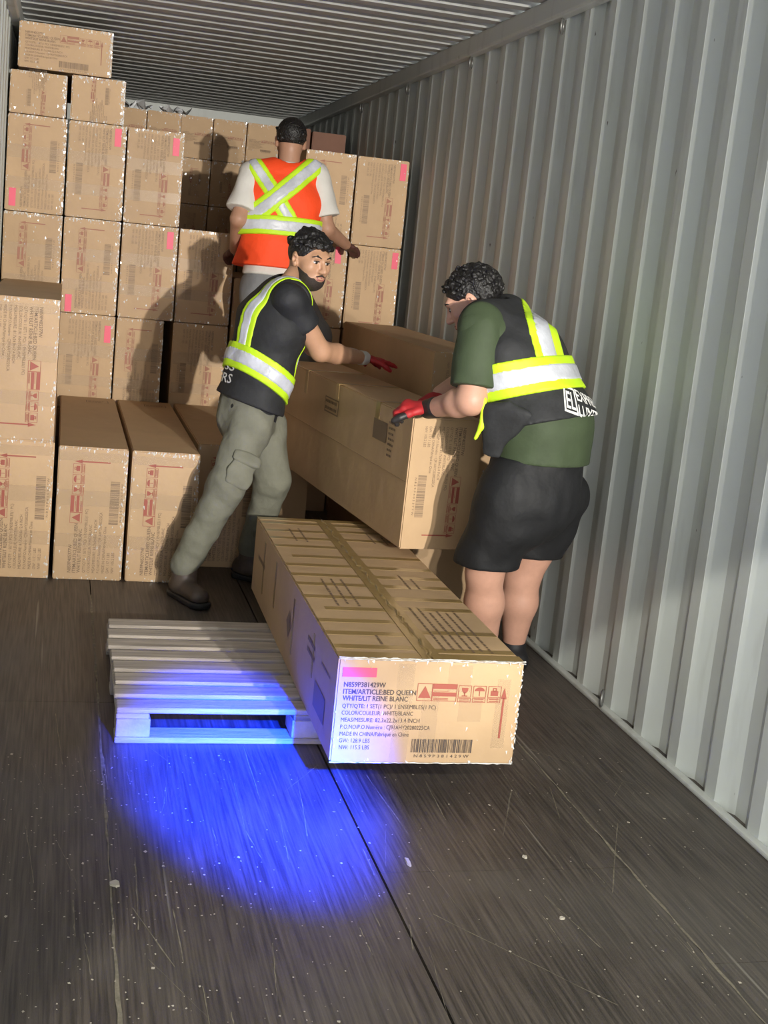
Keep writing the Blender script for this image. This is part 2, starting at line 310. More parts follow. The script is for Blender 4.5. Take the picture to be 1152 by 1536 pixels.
def flakes(w, h, n, seed):        # crinkled stretch film catching the light along the edges of an end face
    bm = bmesh.new(); r = random.Random(seed)
    for k in range(int(n*1.7)):
        e = r.random(); t = r.random()
        if e < .52: x, z = w/2-abs(r.gauss(0, .010)), (t-.5)*h
        elif e < .60: x, z = -w/2+abs(r.gauss(0, .008)), (t-.5)*h
        elif e < .85: x, z = (t-.5)*w, h/2-abs(r.gauss(0, .010))
        elif e < .93: x, z = (t-.5)*w, -h/2+abs(r.gauss(0, .008))
        else: x, z = (t-.5)*w*.9, (r.random()-.5)*h*.9
        s = r.uniform(.0015, .0065); a = r.random()*6.28
        vs = []
        for q in range(3):
            aa = a+q*2.1+r.uniform(-.5, .5); vs.append(bm.verts.new((max(-w/2, min(w/2, x+s*math.cos(aa)*r.uniform(.4, 1.3))), -r.uniform(.0005, .0035), max(-h/2, min(h/2, z+s*math.sin(aa)*r.uniform(.8, 2.4))))))
        bm.faces.new(vs)
    me = bpy.data.meshes.new('film'); bm.to_mesh(me); bm.free(); return me
FILM = {}
def carton(label, x0, x1, y0, y1, z0, z1, pr=None, rot=0, pink=None, film=0, tapes=(), rz=0, m=None, group='stacked cartons', print_scale=1, inset=0, seed=None):
    w, d, h = x1-x0-.006, y1-y0-.004, z1-z0-.002
    root = empty('carton', ((x0+x1)/2, (y0+y1)/2, z0), rz); tag(root, label, 'box', group)
    bm = bmesh.new(); add_box(bm, -w/2, w/2, -d/2, d/2, 0, h); bmesh.ops.bevel(bm, geom=bm.edges[:], offset=.005, segments=2, affect='EDGES')
    rr = random.Random(label); 
    for v in bm.verts: v.co += Vector((rr.uniform(-.0015, .0015), rr.uniform(-.0015, .0015), 0))
    link('carton_body', bm_mesh('carton_body', bm), m or M_card, root)
    fy = -d/2
    if pr is not None:
        o = link('printing', pr, None, root, (0, fy-.0022, h/2)); o.rotation_euler = (0, -math.radians(rot), 0); o.scale = (print_scale, 1, print_scale)
    if pink:
        px, pz = pink; vert = rot in (90, -90); a, b = (.018, .048) if vert else (.048, .018)
        P = Print(); P.rect(-a, a, -b, b); link('pink_sticker', P.mesh('sticker', [M_pink]), None, root, (px*w/2, fy-.0032, h/2+pz*h/2))
    for t in tapes:                # (fraction of height, half width): a clear tape band on the end face
        P = Print(); P.rect(-w/2+.006, w/2-.006, -t[1], t[1]); link('tape_strip', P.mesh('tape', [M_clear]), None, root, (0, fy-.0018, h*t[0]))
    # closing flaps: fold line on the end face
    if film:
        key = (round(w, 2), round(h, 2), film, zlib.crc32(label.encode()) % 3)
        if key not in FILM: FILM[key] = flakes(w, h, film, zlib.crc32(repr(key).encode()))
        tag(link('film_crinkle', FILM[key], M_film, root, (0, fy-.001, h/2)), kind='stuff')
    return root
YF, YB = 5.69, 7.48
T = ((.30, .03), (.62, .035), (.93, .02))
carton('printed carton on the floor against the left wall, under the leaning carton', .045, .350, YF, YB, 0, .615, PR_STD, 90, film=60, tapes=T)
carton('tall carton stacked on the floor carton beside the left wall, printing upside down', .030, .345, YF-.03, YB-.02, .618, 1.225, PR_STD, -90, film=70, tapes=T)
carton('printed carton standing on the floor, second in the front row from the left wall', .362, .668, YF, YB, 0, .60, PR_STD, 90, film=110, tapes=T)
carton('printed carton standing on the floor behind the boot, third in the front row', .680, .985, YF, YB, 0, .598, PR_STD, 90, film=130, tapes=T)
carton('shadowed carton on the floor behind the legs of the man in khaki trousers', .998, 1.305, YF+.32, YB, 0, .598, PR_STD, 90, film=20)
carton('shadowed carton standing on the floor behind the carton being lifted', 1.335, 1.64, 6.48, YB, 0, .598, None)
YR, YE = 7.50, 9.30
cols = [(.012, .330), (.334, .648), (.652, .968), (.972, 1.292)]
lev = [(0, .522), (.524, 1.062), (1.064, 1.590), (1.592, 2.108)]
names0 = ['beside the left wall', 'second from the left wall', 'third from the left wall', 'fourth from the left wall']
lv = ['low in the tall stack behind the front row', 'just above the front row', 'in the third layer of the tall stack', 'in the fourth layer of the tall stack']
spec = {(1, 1): (-90, (.75, .62)), (2, 1): (90, None), (3, 1): (-90, None), (0, 2): (90, None), (1, 2): (90, (-.72, -.80)), (2, 2): (-90, (.72, .72)), (3, 2): (-90, None), (0, 3): (90, (-.75, -.72)), (1, 3): (-90, (.72, .75)), (2, 3): (-90, (.72, .70)), (0, 1): (90, None)}
for (l, (za, zb)) in enumerate(lev):
    for c, (xa, xb) in enumerate(cols):
        if (c, l) == (3, 3): continue
        r, pk = spec.get((c, l), (90, None)); dx = random.uniform(-.004, .004); dy = random.uniform(0, .03)
        zz = za
        lab = 'wrapped carton %s, %s' % (lv[l], names0[c])
        if (c, l) == (2, 1): xb -= .045
        carton(lab, xa, xb, YR+dy+(.0 if l else .0), YE, zz, zb, PR_FAR if l else None, r, pk, film=(150 if l > 1 else 70) if l else 0, tapes=T[:2], print_scale=.88, group='cartons in the tall wrapped stack')
carton('small flat carton on the fourth layer of the tall stack by the left wall', .014, .318, YR+.02, YE, 2.110, 2.335, PR_FAR, -90, film=110, print_scale=.46, group='cartons in the tall wrapped stack')
carton('small flat carton with bright film, next to the one by the left wall', .336, .630, YR+.03, YE, 2.110, 2.347, PR_FAR, 90, film=150, print_scale=.46, group='cartons in the tall wrapped stack')
carton('wide printed carton on the very top of the tall stack under the roof', .050, .548, YR+.01, YE, 2.350, 2.588, PR_FAR, 0, film=150, print_scale=.80, group='cartons in the tall wrapped stack')
for root, seed in ((bpy.data.objects['carton.002'], 3), (bpy.data.objects['carton.003'], 4)):       # faint marks on the tops of the two front cartons
    P = Print(); P.frame(-.06, .06, -.75, -.66, .004); paragraph(P, -.05, .05, -.735, -.675, 3, 0, seed); o = tag(link('printed_mark', P.mesh('mark', [M_inkfade]), None, root, (.05, 0, .5985 if seed == 3 else .5965)), kind='stuff'); o.rotation_euler = (-math.pi/2, 0, 0); o.scale = (1, 1, -1)
# middle gap column and the right-hand columns
carton('low carton beside the fourth column, behind the orange vest', 1.300, 1.60, YR+.02, YE, 0, .60, None)
carton('wrapped carton behind the man in the orange vest, on the low carton', 1.300, 1.60, YR+.02, YE, .602, 1.345, None, film=40)
rc = [(1.652, 1.952), (1.962, 2.275)]; rlev = [(0, .545), (.547, 1.106), (1.108, 1.600), (1.602, 2.107)]
rn = ['beside the orange vest', 'against the right wall']; rspec = {(0, 3): (90, None), (1, 3): (-90, (.78, .74)), (0, 2): (-90, (.62, .72)), (1, 2): (-90, (.80, .72))}
for l, (za, zb) in enumerate(rlev):
    for c, (xa, xb) in enumerate(rc):
        r, pk = rspec.get((c, l), (90, None))
        lab = 'brown carton in the %s layer of the right-hand stack, %s' % (('bottom', 'second', 'third', 'top')[l], rn[c])
        carton(lab, xa, xb, YR+.02*c, YE, za, zb, PR_FAR if l > 1 else None, r, pk, film=(110 if c == 0 else 45) if l > 1 else 0, print_scale=.84, group='cartons in the right-hand stack')
# far cartons near the end wall
YQ = 9.42; fx = [.63, .856, 1.090, 1.318, 1.555, 1.79]
rowz = [(1.140, 1.465), (1.467, 1.782), (1.784, 2.098), (2.100, 2.388)]
for r, (za, zb) in enumerate(rowz):
    for c in range(5):
        lab = 'far wrapped carton, %s, %s' % (('lowest seen layer', 'third layer from the roof', 'second layer from the roof', 'top layer under the roof')[r], ('just right of the tall stack', 'second from the tall stack', 'third from the tall stack', 'fourth from the tall stack', 'behind the head of the man in orange')[c])
        carton(lab, fx[c], fx[c+1], YQ+random.uniform(0, .04), 11.2, za, zb, PR_FAR, random.choice((0, 90, -90)) if r < 3 else 0, film=60, print_scale=.38, group='far cartons by the end wall')
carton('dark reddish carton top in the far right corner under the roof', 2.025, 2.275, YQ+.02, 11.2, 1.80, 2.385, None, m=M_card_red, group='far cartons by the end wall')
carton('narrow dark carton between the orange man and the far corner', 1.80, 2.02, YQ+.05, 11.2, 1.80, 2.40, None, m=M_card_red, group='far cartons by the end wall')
for k, (xa, xb) in enumerate(((.63, 1.20), (1.205, 1.79), (1.80, 2.275))):
    for q, (za, zb) in enumerate(((0, .565), (.567, 1.138)) + (((1.14, 1.798),) if k == 2 else ())):
        carton('large far carton hidden low behind the stacks, column %s, %s' % (('left', 'middle', 'right')[k], ('bottom', 'second', 'third')[q]), xa, xb, YQ, 11.2, za, zb, None, group='far cartons by the end wall')
# crumpled paper on the far cartons
def crumple(x, y, z, w, h, lab):
    bm = bmesh.new(); n = 6; g = [[bm.verts.new((w*(i/n-.5)+random.uniform(-.02, .02), random.uniform(-.05, .05)+.06*j, h*(.5+.5*math.sin(i*2.1+j))*(.4+.6*random.random())+.003)) for j in range(4)] for i in range(n+1)]
    for i in range(n):
        for j in range(3): bm.faces.new((g[i][j], g[i+1][j], g[i+1][j+1], g[i][j+1]))
    return tag(link('crumpled_paper', bm_mesh('crumpled_paper', bm), M_paper, loc=(x, y, z)), lab, 'paper', 'sheets on the far cartons')
crumple(.78, YQ+.12, 2.390, .22, .085, 'crumpled white sheet on the far carton next to the tall stack'); crumple(1.06, YQ+.12, 2.390, .22, .07, 'folded white sheet on the second far carton from the tall stack')
# right side, floor: lower carton and long carton on top, then the carton being lifted
carton('shadowed carton on the floor behind the shorts, under the long carton', 1.925, 2.235, 5.40, 7.30, 0, .60, None)
c2 = carton('long plain carton lying by the right wall behind the lifted carton', 1.915, 2.245, 5.36, 7.28, .602, 1.165, PR_FAR, -90, film=60, print_scale=.9)
held_yaw = .105
hc = carton('long carton being lifted by the two men, held above the floor', -.15, .15, -.915, .915, -.255, .255, PR_STD, -90, film=0, rz=0, m=M_card, group=None, print_scale=.84)
hc.name = 'lifted_carton'
HL = Vector((1.634, 4.60, .468)); held_len = 1.83
hc.location = HL + Vector((.15*math.cos(held_yaw)-.915*math.sin(held_yaw)*1.0, .915*math.cos(held_yaw)+.15*math.sin(held_yaw), 0))
hc.rotation_euler = (.012, 0, held_yaw)
def strip(parent, x0, x1, y0, y1, z0, z1, m=M_tape, name='tape_strip'):
    return link(name, box_mesh(name, x0, x1, y0, y1, z0, z1), m, parent)
hw, hd, hh = .147, .913, .508
strip(hc, -hw-.0025, -hw+.001, -hd, hd, .2585, .2610, M_card_dark, 'flap_seam')
for yy in (-.52, .02, .50): strip(hc, -hw-.0015, -hw+.001, yy-.022, yy+.022, .40, hh+.001); strip(hc, -hw, hw*.9, yy-.022, yy+.022, hh-.001, hh+.0015)
def side_print(parent, loc, fn, kind=None, name='printed_mark'):
    P = Print(); fn(P); o = link(name, P.mesh(name, [M_inkfade]), None, parent, loc); o.rotation_euler = (0, 0, -math.pi/2)
    return tag(o, kind=kind)
hl = (-hw-.0022, -.62, .40)
side_print(hc, hl, lambda P: P.rect(-.13, .03, -.04, .04))
side_print(hc, hl, lambda P: paragraph(P, .05, .12, -.09, .06, 7, 0, 4), 'stuff'); side_print(hc, hl, lambda P: (P.frame(-.80, -.60, -.035, .035, .006, 0), paragraph(P, -.79, -.61, -.03, .03, 2, 0, 5)), 'stuff')
# ------------------------------------------------------------------ pallet
pal = empty('wooden_pallet', (1.17, 4.245, 0)); tag(pal, 'worn wooden shipping pallet lit blue, under the end of the taped carton', 'pallet')
def bar(name, x0, x1, y0, y1, z0, z1, m): return link(name, box_mesh(name, x0, x1, y0, y1, z0, z1, .003, 1), m, pal)
PW, PD = .60, .475
for by in (-PD, -.045, PD-.09): bar('bottom_board', -PW, PW, by, by+.09, 0, .019, M_wood)
for bx in (-PW, -.055+.0, PW-.11):
    for by in (-PD+.002, -.06, PD-.125): bar('block', bx+random.uniform(0, .004), bx+.105, by, by+.12, .0195, .0785, M_block)
for bx in (-PW, -.05, PW-.1): bar('stringer_board', bx, bx+.1, -PD, PD, .079, .0965, M_wood)
nb = 8
for k in range(nb):
    y0 = -PD+k*(2*PD-.088)/(nb-1); dx = random.uniform(-.008, .006)
    o = bar('deck_board', -PW+dx, PW+dx, y0, y0+.088+random.uniform(-.006, .004), .097, .115, M_wood)
# ------------------------------------------------------------------ taped carton on the pallet
BW, BD, BH = .548, 1.86, .312
bed = empty('taped_carton', (1.437, 3.345+BD/2, .1155), -.018); tag(bed, 'long taped carton with printed end resting on the wooden pallet', 'box')
bm = bmesh.new(); add_box(bm, -BW/2, BW/2, -BD/2, BD/2, 0, BH); bmesh.ops.bevel(bm, geom=bm.edges[:], offset=.005, segments=2, affect='EDGES'); link('carton_body', bm_mesh('carton_body', bm), M_card, bed)
link('printing', PR_BED, None, bed, (0, -BD/2-.0022, BH/2))
P = Print(); P.rect(-.049, .049, -.014, .014); link('pink_sticker', P.mesh('sticker', [M_pink]), None, bed, (-BW*.385, -BD/2-.0024, BH*.87))
for k in range(13):
    yy = -BD/2+.10+k*.138; yy += random.uniform(-.012, .012)
    a = -BW/2 if k % 5 != 3 else -BW*.42
    strip(bed, a+.004, -.02, yy-.019, yy+.019, BH-.001, BH+.0005)
    if k not in (2, 9): yy += random.uniform(-.03, .03); strip(bed, .025, BW/2-.006, yy-.019, yy+.019, BH-.001, BH+.0005)
strip(bed, -.030, .030, -BD/2, BD/2-.01, BH+.0013, BH+.0022)
strip(bed, -BW/2, BW/2, -BD/2, -BD/2+.055, BH, BH+.0011); strip(bed, -BW/2, BW/2, BD/2-.05, BD/2, BH, BH+.0011)
for yy in (-.55, -.15, .30, .62): strip(bed, -BW/2-.0014, -BW/2+.001, yy-.012, yy+.012, .05+random.random()*.08, BH-random.random()*.06)
# crumpled tape ridge along the middle and the front edge
def crinkle(name, p0, p1, n, amp, w, m, parent, seed):
    r = random.Random(seed); bm = bmesh.new(); p0 = Vector(p0); p1 = Vector(p1); d = (p1-p0).normalized(); s = d.cross(Vector((0, 0, 1))); rows = []
    for i in range(n+1):
        c = p0.lerp(p1, i/n)+s*r.uniform(-amp, amp); rows.append([bm.verts.new(c+s*w*q+Vector((0, 0, (amp*r.uniform(.2, 1.3) if q == 0 else r.uniform(-.0005, .001))))) for q in (-1, -.4, 0, .4, 1)])
    for i in range(n):
        for q in range(4): bm.faces.new((rows[i][q], rows[i][q+1], rows[i+1][q+1], rows[i+1][q]))
    return link(name, bm_mesh(name, bm), m, parent)
crinkle('tape_ridge', (0, -BD/2+.005, BH+.0025), (.0, BD/2-.02, BH+.0025), 60, .006, .009, M_tape, bed, 3)
for k, zz in enumerate((BH+.001, BH-.004)): crinkle('film_edge', (-BW/2, -BD/2-.001+.002*k, zz), (BW/2+.004, -BD/2-.001+.002*k, zz), 46, .0025, .005, M_film, bed, 5+k)
crinkle('film_edge', (-BW/2, -BD/2-.001, .001), (BW/2, -BD/2-.001, .001), 46, .002, .003, M_film, bed, 9)
tag(link('film_crinkle', flakes(BW, BH, 60, 77), M_film, bed, (0, -BD/2-.001, BH/2)), kind='stuff')
for (a, b, c, d) in ((-.02, .03, .02, .22), (.09, .16, .13, .20), (-.10, -.05, .0, .30), (.20, .24, .05, .26), (.05, .12, .22, .30)):
    P = Print(); P.rect(a, b, c, d); link('tape_strip', P.mesh('tape', [M_clear]), None, bed, (0, -BD/2-.0017, 0))
for (cx, cy, n, L, ww) in ((-.14, -.20, 3, .40, .07), (-.15, .62, 2, .26, .04), (.13, -.62, 6, .48, .14), (.14, -.06, 2, .24, .035), (.17, .62, 2, .22, .05), (-.12, -.72, 1, .18, .016)):
    P = Print()
    for k in range(n):
        x = cx+(k-(n-1)/2)*ww/max(1, n-1) if n > 1 else cx; y = cy-L/2+random.random()*.03; e = cy+L/2-random.random()*.08
        while y < e:
            w = random.uniform(.012, .035); P.rect(x-.0035, x+.0035, -y, -min(y+w, e)); y += w+.006
    o = tag(link('printed_paragraph', P.mesh('top_print', [M_inkfade]), None, bed, (0, 0, BH+.0014)), kind='stuff'); o.rotation_euler = (math.pi/2, 0, 0)
sl = (-BW/2-.0018, 0, 0)
side_print(bed, sl, lambda P: P.rect(.62, .80, .06, .14)); side_print(bed, sl, lambda P: P.poly([(.02, .15), (.07, .20), (.12, .15), (.07, .10)]))
side_print(bed, sl, lambda P: paragraph(P, -.78, -.52, .16, .20, 1, 0, 8), 'stuff'); side_print(bed, sl, lambda P: paragraph(P, .45, .60, .17, .24, 2, 0, 9), 'stuff'); side_print(bed, sl, lambda P: paragraph(P, .70, .86, .21, .23, 1, 0, 10), 'stuff')
# ------------------------------------------------------------------ people: smooth-blended solids turned into meshes
def nrm(v): return v/np.linalg.norm(v)
def A(v): return np.array(v, dtype=float)
def EC(a, b, r0, r1, w=None): return ('ec', A(a), A(b), r0 if isinstance(r0, tuple) else (r0, r0), r1 if isinstance(r1, tuple) else (r1, r1), w)
def EL(c, axes, r): return ('el', A(c), [A(x) for x in axes], r)
def prim_field(p, X, Y, Z):
    if p[0] == 'ec':
        _, a, b, r0, r1, w = p; d = b-a; L = max(np.linalg.norm(d), 1e-6); d = d/L
        if w is None: w = A((1, 0, 0)) if abs(d[0]) < .9 else A((0, 1, 0))
        w = A(w); w = nrm(w-d*(w@d)); e = np.cross(d, w)
        rx, ry, rz = X-a[0], Y-a[1], Z-a[2]
        s = rx*d[0]+ry*d[1]+rz*d[2]; t = np.clip(s/L, 0, 1); c = s-t*L
        pa = rx*w[0]+ry*w[1]+rz*w[2]; pb = rx*e[0]+ry*e[1]+rz*e[2]
        rw = r0[0]+(r1[0]-r0[0])*t; rd = r0[1]+(r1[1]-r0[1])*t; m = np.minimum(rw, rd)
        return (np.sqrt((pa/rw)**2+(pb/rd)**2+(c/m)**2)-1)*m
    _, c, ax, r = p; rx, ry, rz = X-c[0], Y-c[1], Z-c[2]
    k = 0; k2 = 0
    for u, q in zip(ax, r):
        t = rx*u[0]+ry*u[1]+rz*u[2]; k = k+(t/q)**2; k2 = k2+(t/(q*q))**2
    k = np.sqrt(k); k2 = np.sqrt(k2)+1e-9
    return k*(k-1)/k2
def prim_box(p):
    if p[0] == 'ec':
        m = max(*p[3], *p[4]); return np.minimum(p[1], p[2])-m, np.maximum(p[1], p[2])+m
    m = max(p[3]); return p[1]-m, p[1]+m
class Field:
    def __init__(s, lo, hi, h):
        s.h = h; s.lo = A(lo); s.n = np.ceil((A(hi)-s.lo)/h).astype(int)+1; s.F = np.full(s.n, 1.0, np.float32)
        s.X = (s.lo[0]+h*np.arange(s.n[0]))[:, None, None]; s.Y = (s.lo[1]+h*np.arange(s.n[1]))[None, :, None]; s.Z = (s.lo[2]+h*np.arange(s.n[2]))[None, None, :]
    def sub(s, p, mg):
        a, b = prim_box(p); i0 = np.clip(((a-mg-s.lo)/s.h).astype(int), 0, s.n); i1 = np.clip(((b+mg-s.lo)/s.h).astype(int)+2, 0, s.n)
        return tuple(slice(x, y) for x, y in zip(i0, i1))
    def add(s, prims, k=.03, off=0):
        for p in prims:
            q = s.sub(p, .06+k+off)
            if any(z.stop <= z.start for z in q): continue
            f = (prim_field(p, s.X[q[0]], s.Y[:, q[1]], s.Z[:, :, q[2]])-off).astype(np.float32); g = s.F[q]
            hh = np.clip(.5+.5*(g-f)/k, 0, 1); s.F[q] = g*(1-hh)+f*hh-k*hh*(1-hh)
        return s
    def cut(s, f): s.F = np.maximum(s.F, f.astype(np.float32)); return s
    def merge(s, G, k):
        hh = np.clip(.5+.5*(s.F-G.F)/k, 0, 1); s.F = s.F*(1-hh)+G.F*hh-k*hh*(1-hh); return s
    def like(s):
        G = object.__new__(Field); G.h, G.lo, G.n, G.X, G.Y, G.Z = s.h, s.lo, s.n, s.X, s.Y, s.Z; G.F = np.full(s.n, 1.0, np.float32); return G
    def carve(s, prims, k=.01, off=0):
        for p in prims:
            q = s.sub(p, .06+off); f = -(prim_field(p, s.X[q[0]], s.Y[:, q[1]], s.Z[:, :, q[2]])-off).astype(np.float32); g = s.F[q]
            hh = np.clip(.5-.5*(g-f)/k, 0, 1); s.F[q] = g*(1-hh)+f*hh+k*hh*(1-hh)
        return s
    def plane(s, p, n): n = nrm(A(n)); return (s.X-p[0])*n[0]+(s.Y-p[1])*n[1]+(s.Z-p[2])*n[2]
    def wrinkle(s, amp, sc, seed=0):
        r = np.random.default_rng(seed); w = 0
        for i in range(5):
            d = nrm(r.normal(size=3))*sc*r.uniform(.6, 1.8); e = nrm(r.normal(size=3))*sc*.5
            w = w+np.sin(s.X*d[0]+s.Y*d[1]+s.Z*d[2]+r.uniform(0, 6)+1.5*np.sin(s.X*e[0]+s.Y*e[1]+s.Z*e[2]))
        s.F = (s.F+amp*w/2.5).astype(np.float32); return s
    def net(s):
        F = s.F.copy(); F[0], F[-1], F[:, 0], F[:, -1], F[:, :, 0], F[:, :, -1] = (1,)*6
        n = np.array(F.shape)-1; ins = F < 0
        cnt = sum(ins[i:i+n[0], j:j+n[1], k:k+n[2]].astype(np.int8) for i in (0, 1) for j in (0, 1) for k in (0, 1))
        act = (cnt > 0) & (cnt < 8); idx = np.full(tuple(n), -1, np.int64); C = np.argwhere(act); idx[act] = np.arange(len(C))
        if len(C) == 0: return np.zeros((0, 3)), np.zeros((0, 4), int)
        acc = np.zeros((len(C), 3)); num = np.zeros(len(C))
        cor = [(i, j, k) for i in (0, 1) for j in (0, 1) for k in (0, 1)]
        for a in cor:
            for ax in range(3):
                if a[ax]: continue
                b = list(a); b[ax] = 1
                fa = F[C[:, 0]+a[0], C[:, 1]+a[1], C[:, 2]+a[2]].astype(float); fb = F[C[:, 0]+b[0], C[:, 1]+b[1], C[:, 2]+b[2]].astype(float)
                m = (fa < 0) != (fb < 0); t = np.where(m, fa/np.where(fa == fb, 1, fa-fb), 0)
                p = np.tile(A(a), (len(C), 1)); p[:, ax] += t; acc[m] += p[m]; num[m] += 1
        V = s.lo+s.h*(C+acc/num[:, None]); Q = []
        for ax in range(3):
            u, v = [(1, 2), (2, 0), (0, 1)][ax]
            sl0 = [slice(1, None)]*3; sl0[ax] = slice(0, None)
            f0 = [slice(1, -1)]*3; f0[ax] = slice(0, -1); f1 = [slice(1, -1)]*3; f1[ax] = slice(1, None)
            a, b = ins[tuple(f0)], ins[tuple(f1)]
            E = np.argwhere(a != b); sg = a[tuple(E.T)]; E = E.copy(); E[:, u] += 1; E[:, v] += 1
            def ci(du, dv): e = E.copy(); e[:, u] += du; e[:, v] += dv; return idx[e[:, 0], e[:, 1], e[:, 2]]
            q = np.stack([ci(-1, -1), ci(0, -1), ci(0, 0), ci(-1, 0)], 1); q[~sg] = q[~sg][:, ::-1]; Q.append(q)
        Q = np.concatenate(Q); Q = Q[(Q >= 0).all(1)]
        return V, Q
def relax(V, Q, it=2, lam=.5):
    for _ in range(it):
        S_ = np.zeros_like(V); c = np.zeros(len(V))
        for i in range(4):
            a, b = Q[:, i], Q[:, (i+1) % 4]
            for j in range(3): S_[:, j] += np.bincount(a, V[b, j], len(V))+np.bincount(b, V[a, j], len(V))
            c += np.bincount(a, minlength=len(V))+np.bincount(b, minlength=len(V))
        V = V*(1-lam)+lam*S_/np.maximum(c, 1)[:, None]
    return V
def bounds(prims, mg):
    b = [prim_box(p) for p in prims]; return np.min([x[0] for x in b], 0)-mg, np.max([x[1] for x in b], 0)+mg
def solid(name, pieces, m, parent=None, base=None, relax_n=2):      # pieces: finished Fields, all into one mesh
    VV = []; QQ = []; n = 0
    for F in pieces:
        V, Q = F.net(); V = relax(V, Q, relax_n, .5); VV.append(V); QQ.append(Q+n); n += len(V)
    V = np.concatenate(VV)-A(base); Q = np.concatenate(QQ)
    me = bpy.data.meshes.new(name); me.vertices.add(len(V)); me.vertices.foreach_set('co', V.astype(np.float32).ravel())
    me.loops.add(len(Q)*4); me.loops.foreach_set('vertex_index', Q.astype(np.int32).ravel()); me.polygons.add(len(Q)); me.polygons.foreach_set('loop_start', np.arange(0, len(Q)*4, 4, dtype=np.int32))
    me.update(calc_edges=True); me.validate(); me.polygons.foreach_set('use_smooth', [True]*len(Q))
    return link(name, me, m, parent, base if parent is None else (0, 0, 0))
def FF(prims, h, k=.03, off=0, mg=.03): return Field(*bounds(prims, mg+off), h).add(prims, k, off)
class Fr:                          # a local frame: right, forward, up
    def __init__(s, o, fwd, up):
        s.o = A(o); s.f = nrm(A(fwd)); u = A(up); s.u = nrm(u-s.f*(u@s.f)); s.r = np.cross(s.f, s.u)
    def __call__(s, x, y, z): return s.o+s.r*x+s.f*y+s.u*z
    def ax(s): return [s.r, s.f, s.u]
def head_prims(fr, neck):
    P = [EL(fr(0, -.015, .030), fr.ax(), (.075, .097, .086)), EL(fr(0, .028, -.035), fr.ax(), (.061, .062, .083)), EL(fr(0, .042, -.083), fr.ax(), (.045, .042, .032)),
         EC(fr(-.034, .080, .024), fr(.034, .080, .024), .011, .011), EL(fr(.044, .055, -.022), fr.ax(), (.022, .026, .022)), EL(fr(-.044, .055, -.022), fr.ax(), (.022, .026, .022)),
         EC(fr(0, -.025, -.04), neck, (.056, .058), (.062, .062), fr.r)]
    return P
def head_detail(fr):
    N = [EC(fr(0, .088, .010), fr(0, .108, -.030), .0085, .0125), EL(fr(.0125, .097, -.034), fr.ax(), (.009, .011, .008)), EL(fr(-.0125, .097, -.034), fr.ax(), (.009, .011, .008)), EL(fr(0, .088, -.062), fr.ax(), (.024, .010, .011))]
    for s in (-1, 1):
        N += [EL(fr(.079*s, -.008, .004), [nrm(fr.r*s+fr.f*-.35), nrm(fr.f+fr.r*s*.35), fr.u], (.0085, .020, .026)), EL(fr(.076*s, -.002, -.020), fr.ax(), (.008, .012, .013))]
    return N
def head_field(fr, neck, h=.0036):
    F = FF(head_prims(fr, neck), h, .028); F.add(head_detail(fr), .009)
    F.carve([EL(fr(.031*s, .100, .004), fr.ax(), (.019, .019, .011)) for s in (-1, 1)], .012)
    F.carve([EL(fr(.083*s, .0, .0), [nrm(fr.r*s+fr.f*-.35), nrm(fr.f+fr.r*s*.35), fr.u], (.006, .010, .013)) for s in (-1, 1)], .004)
    return F
def face_parts(fr, body, base):
    for s in (-1, 1):
        e = solid('eye', [FF([EL(fr(.031*s, .0745, .003), fr.ax(), (.0155, .0125, .0075))], .0016, .002, mg=.01)], M_eye, body, base)
        solid('iris', [FF([EL(fr(.031*s+.002, .0865, .002), fr.ax(), (.0062, .0030, .0062))], .0012, .002, mg=.008)], M_iris, e, base)
        solid('eyebrow', [FF([EC(fr(.014*s, .0925, .0225), fr(.035*s, .0905, .0295), (.003, .0042), (.003, .0045)), EC(fr(.035*s, .0905, .0295), fr(.054*s, .078, .023), (.003, .0045), (.002, .0026))], .0018, .004, mg=.012)], M_hair, body, base)
        solid('eyelid', [FF([EC(fr(.019*s, .0865, .0075), fr(.043*s, .083, .0075), .0028, .0028)], .0016, .003, mg=.012)], M_beard, body, base)
    solid('lips', [FF([EC(fr(-.019, .0905, -.0585), fr(.019, .0905, -.0585), .0038, .0038), EC(fr(0, .0955, -.0565), fr(0, .0955, -.0565+.0005), .0045, .0045), EC(fr(-.015, .092, -.067), fr(.015, .092, -.067), .005, .005)], .0018, .006, mg=.012)], M_lip, body, base)
def hair_blobs(fr, n, seed, ok, rr=(.012, .022), R=(.080, .100, .092), c=(0, -.015, .030)):
    r = random.Random(seed); P = []
    while len(P) < n:
        d = A([r.gauss(0, 1) for _ in range(3)]); d = nrm(d)
        if not ok(d): continue
        p = fr(c[0]+d[0]*R[0], c[1]+d[1]*R[1], c[2]+d[2]*R[2]); q = p+(fr.r*r.uniform(-.014, .014)+fr.f*r.uniform(-.010, .016)+fr.u*r.uniform(-.012, .010)); s = r.uniform(*rr)
        P.append(EC(p, q, s, s*.75))
    return P
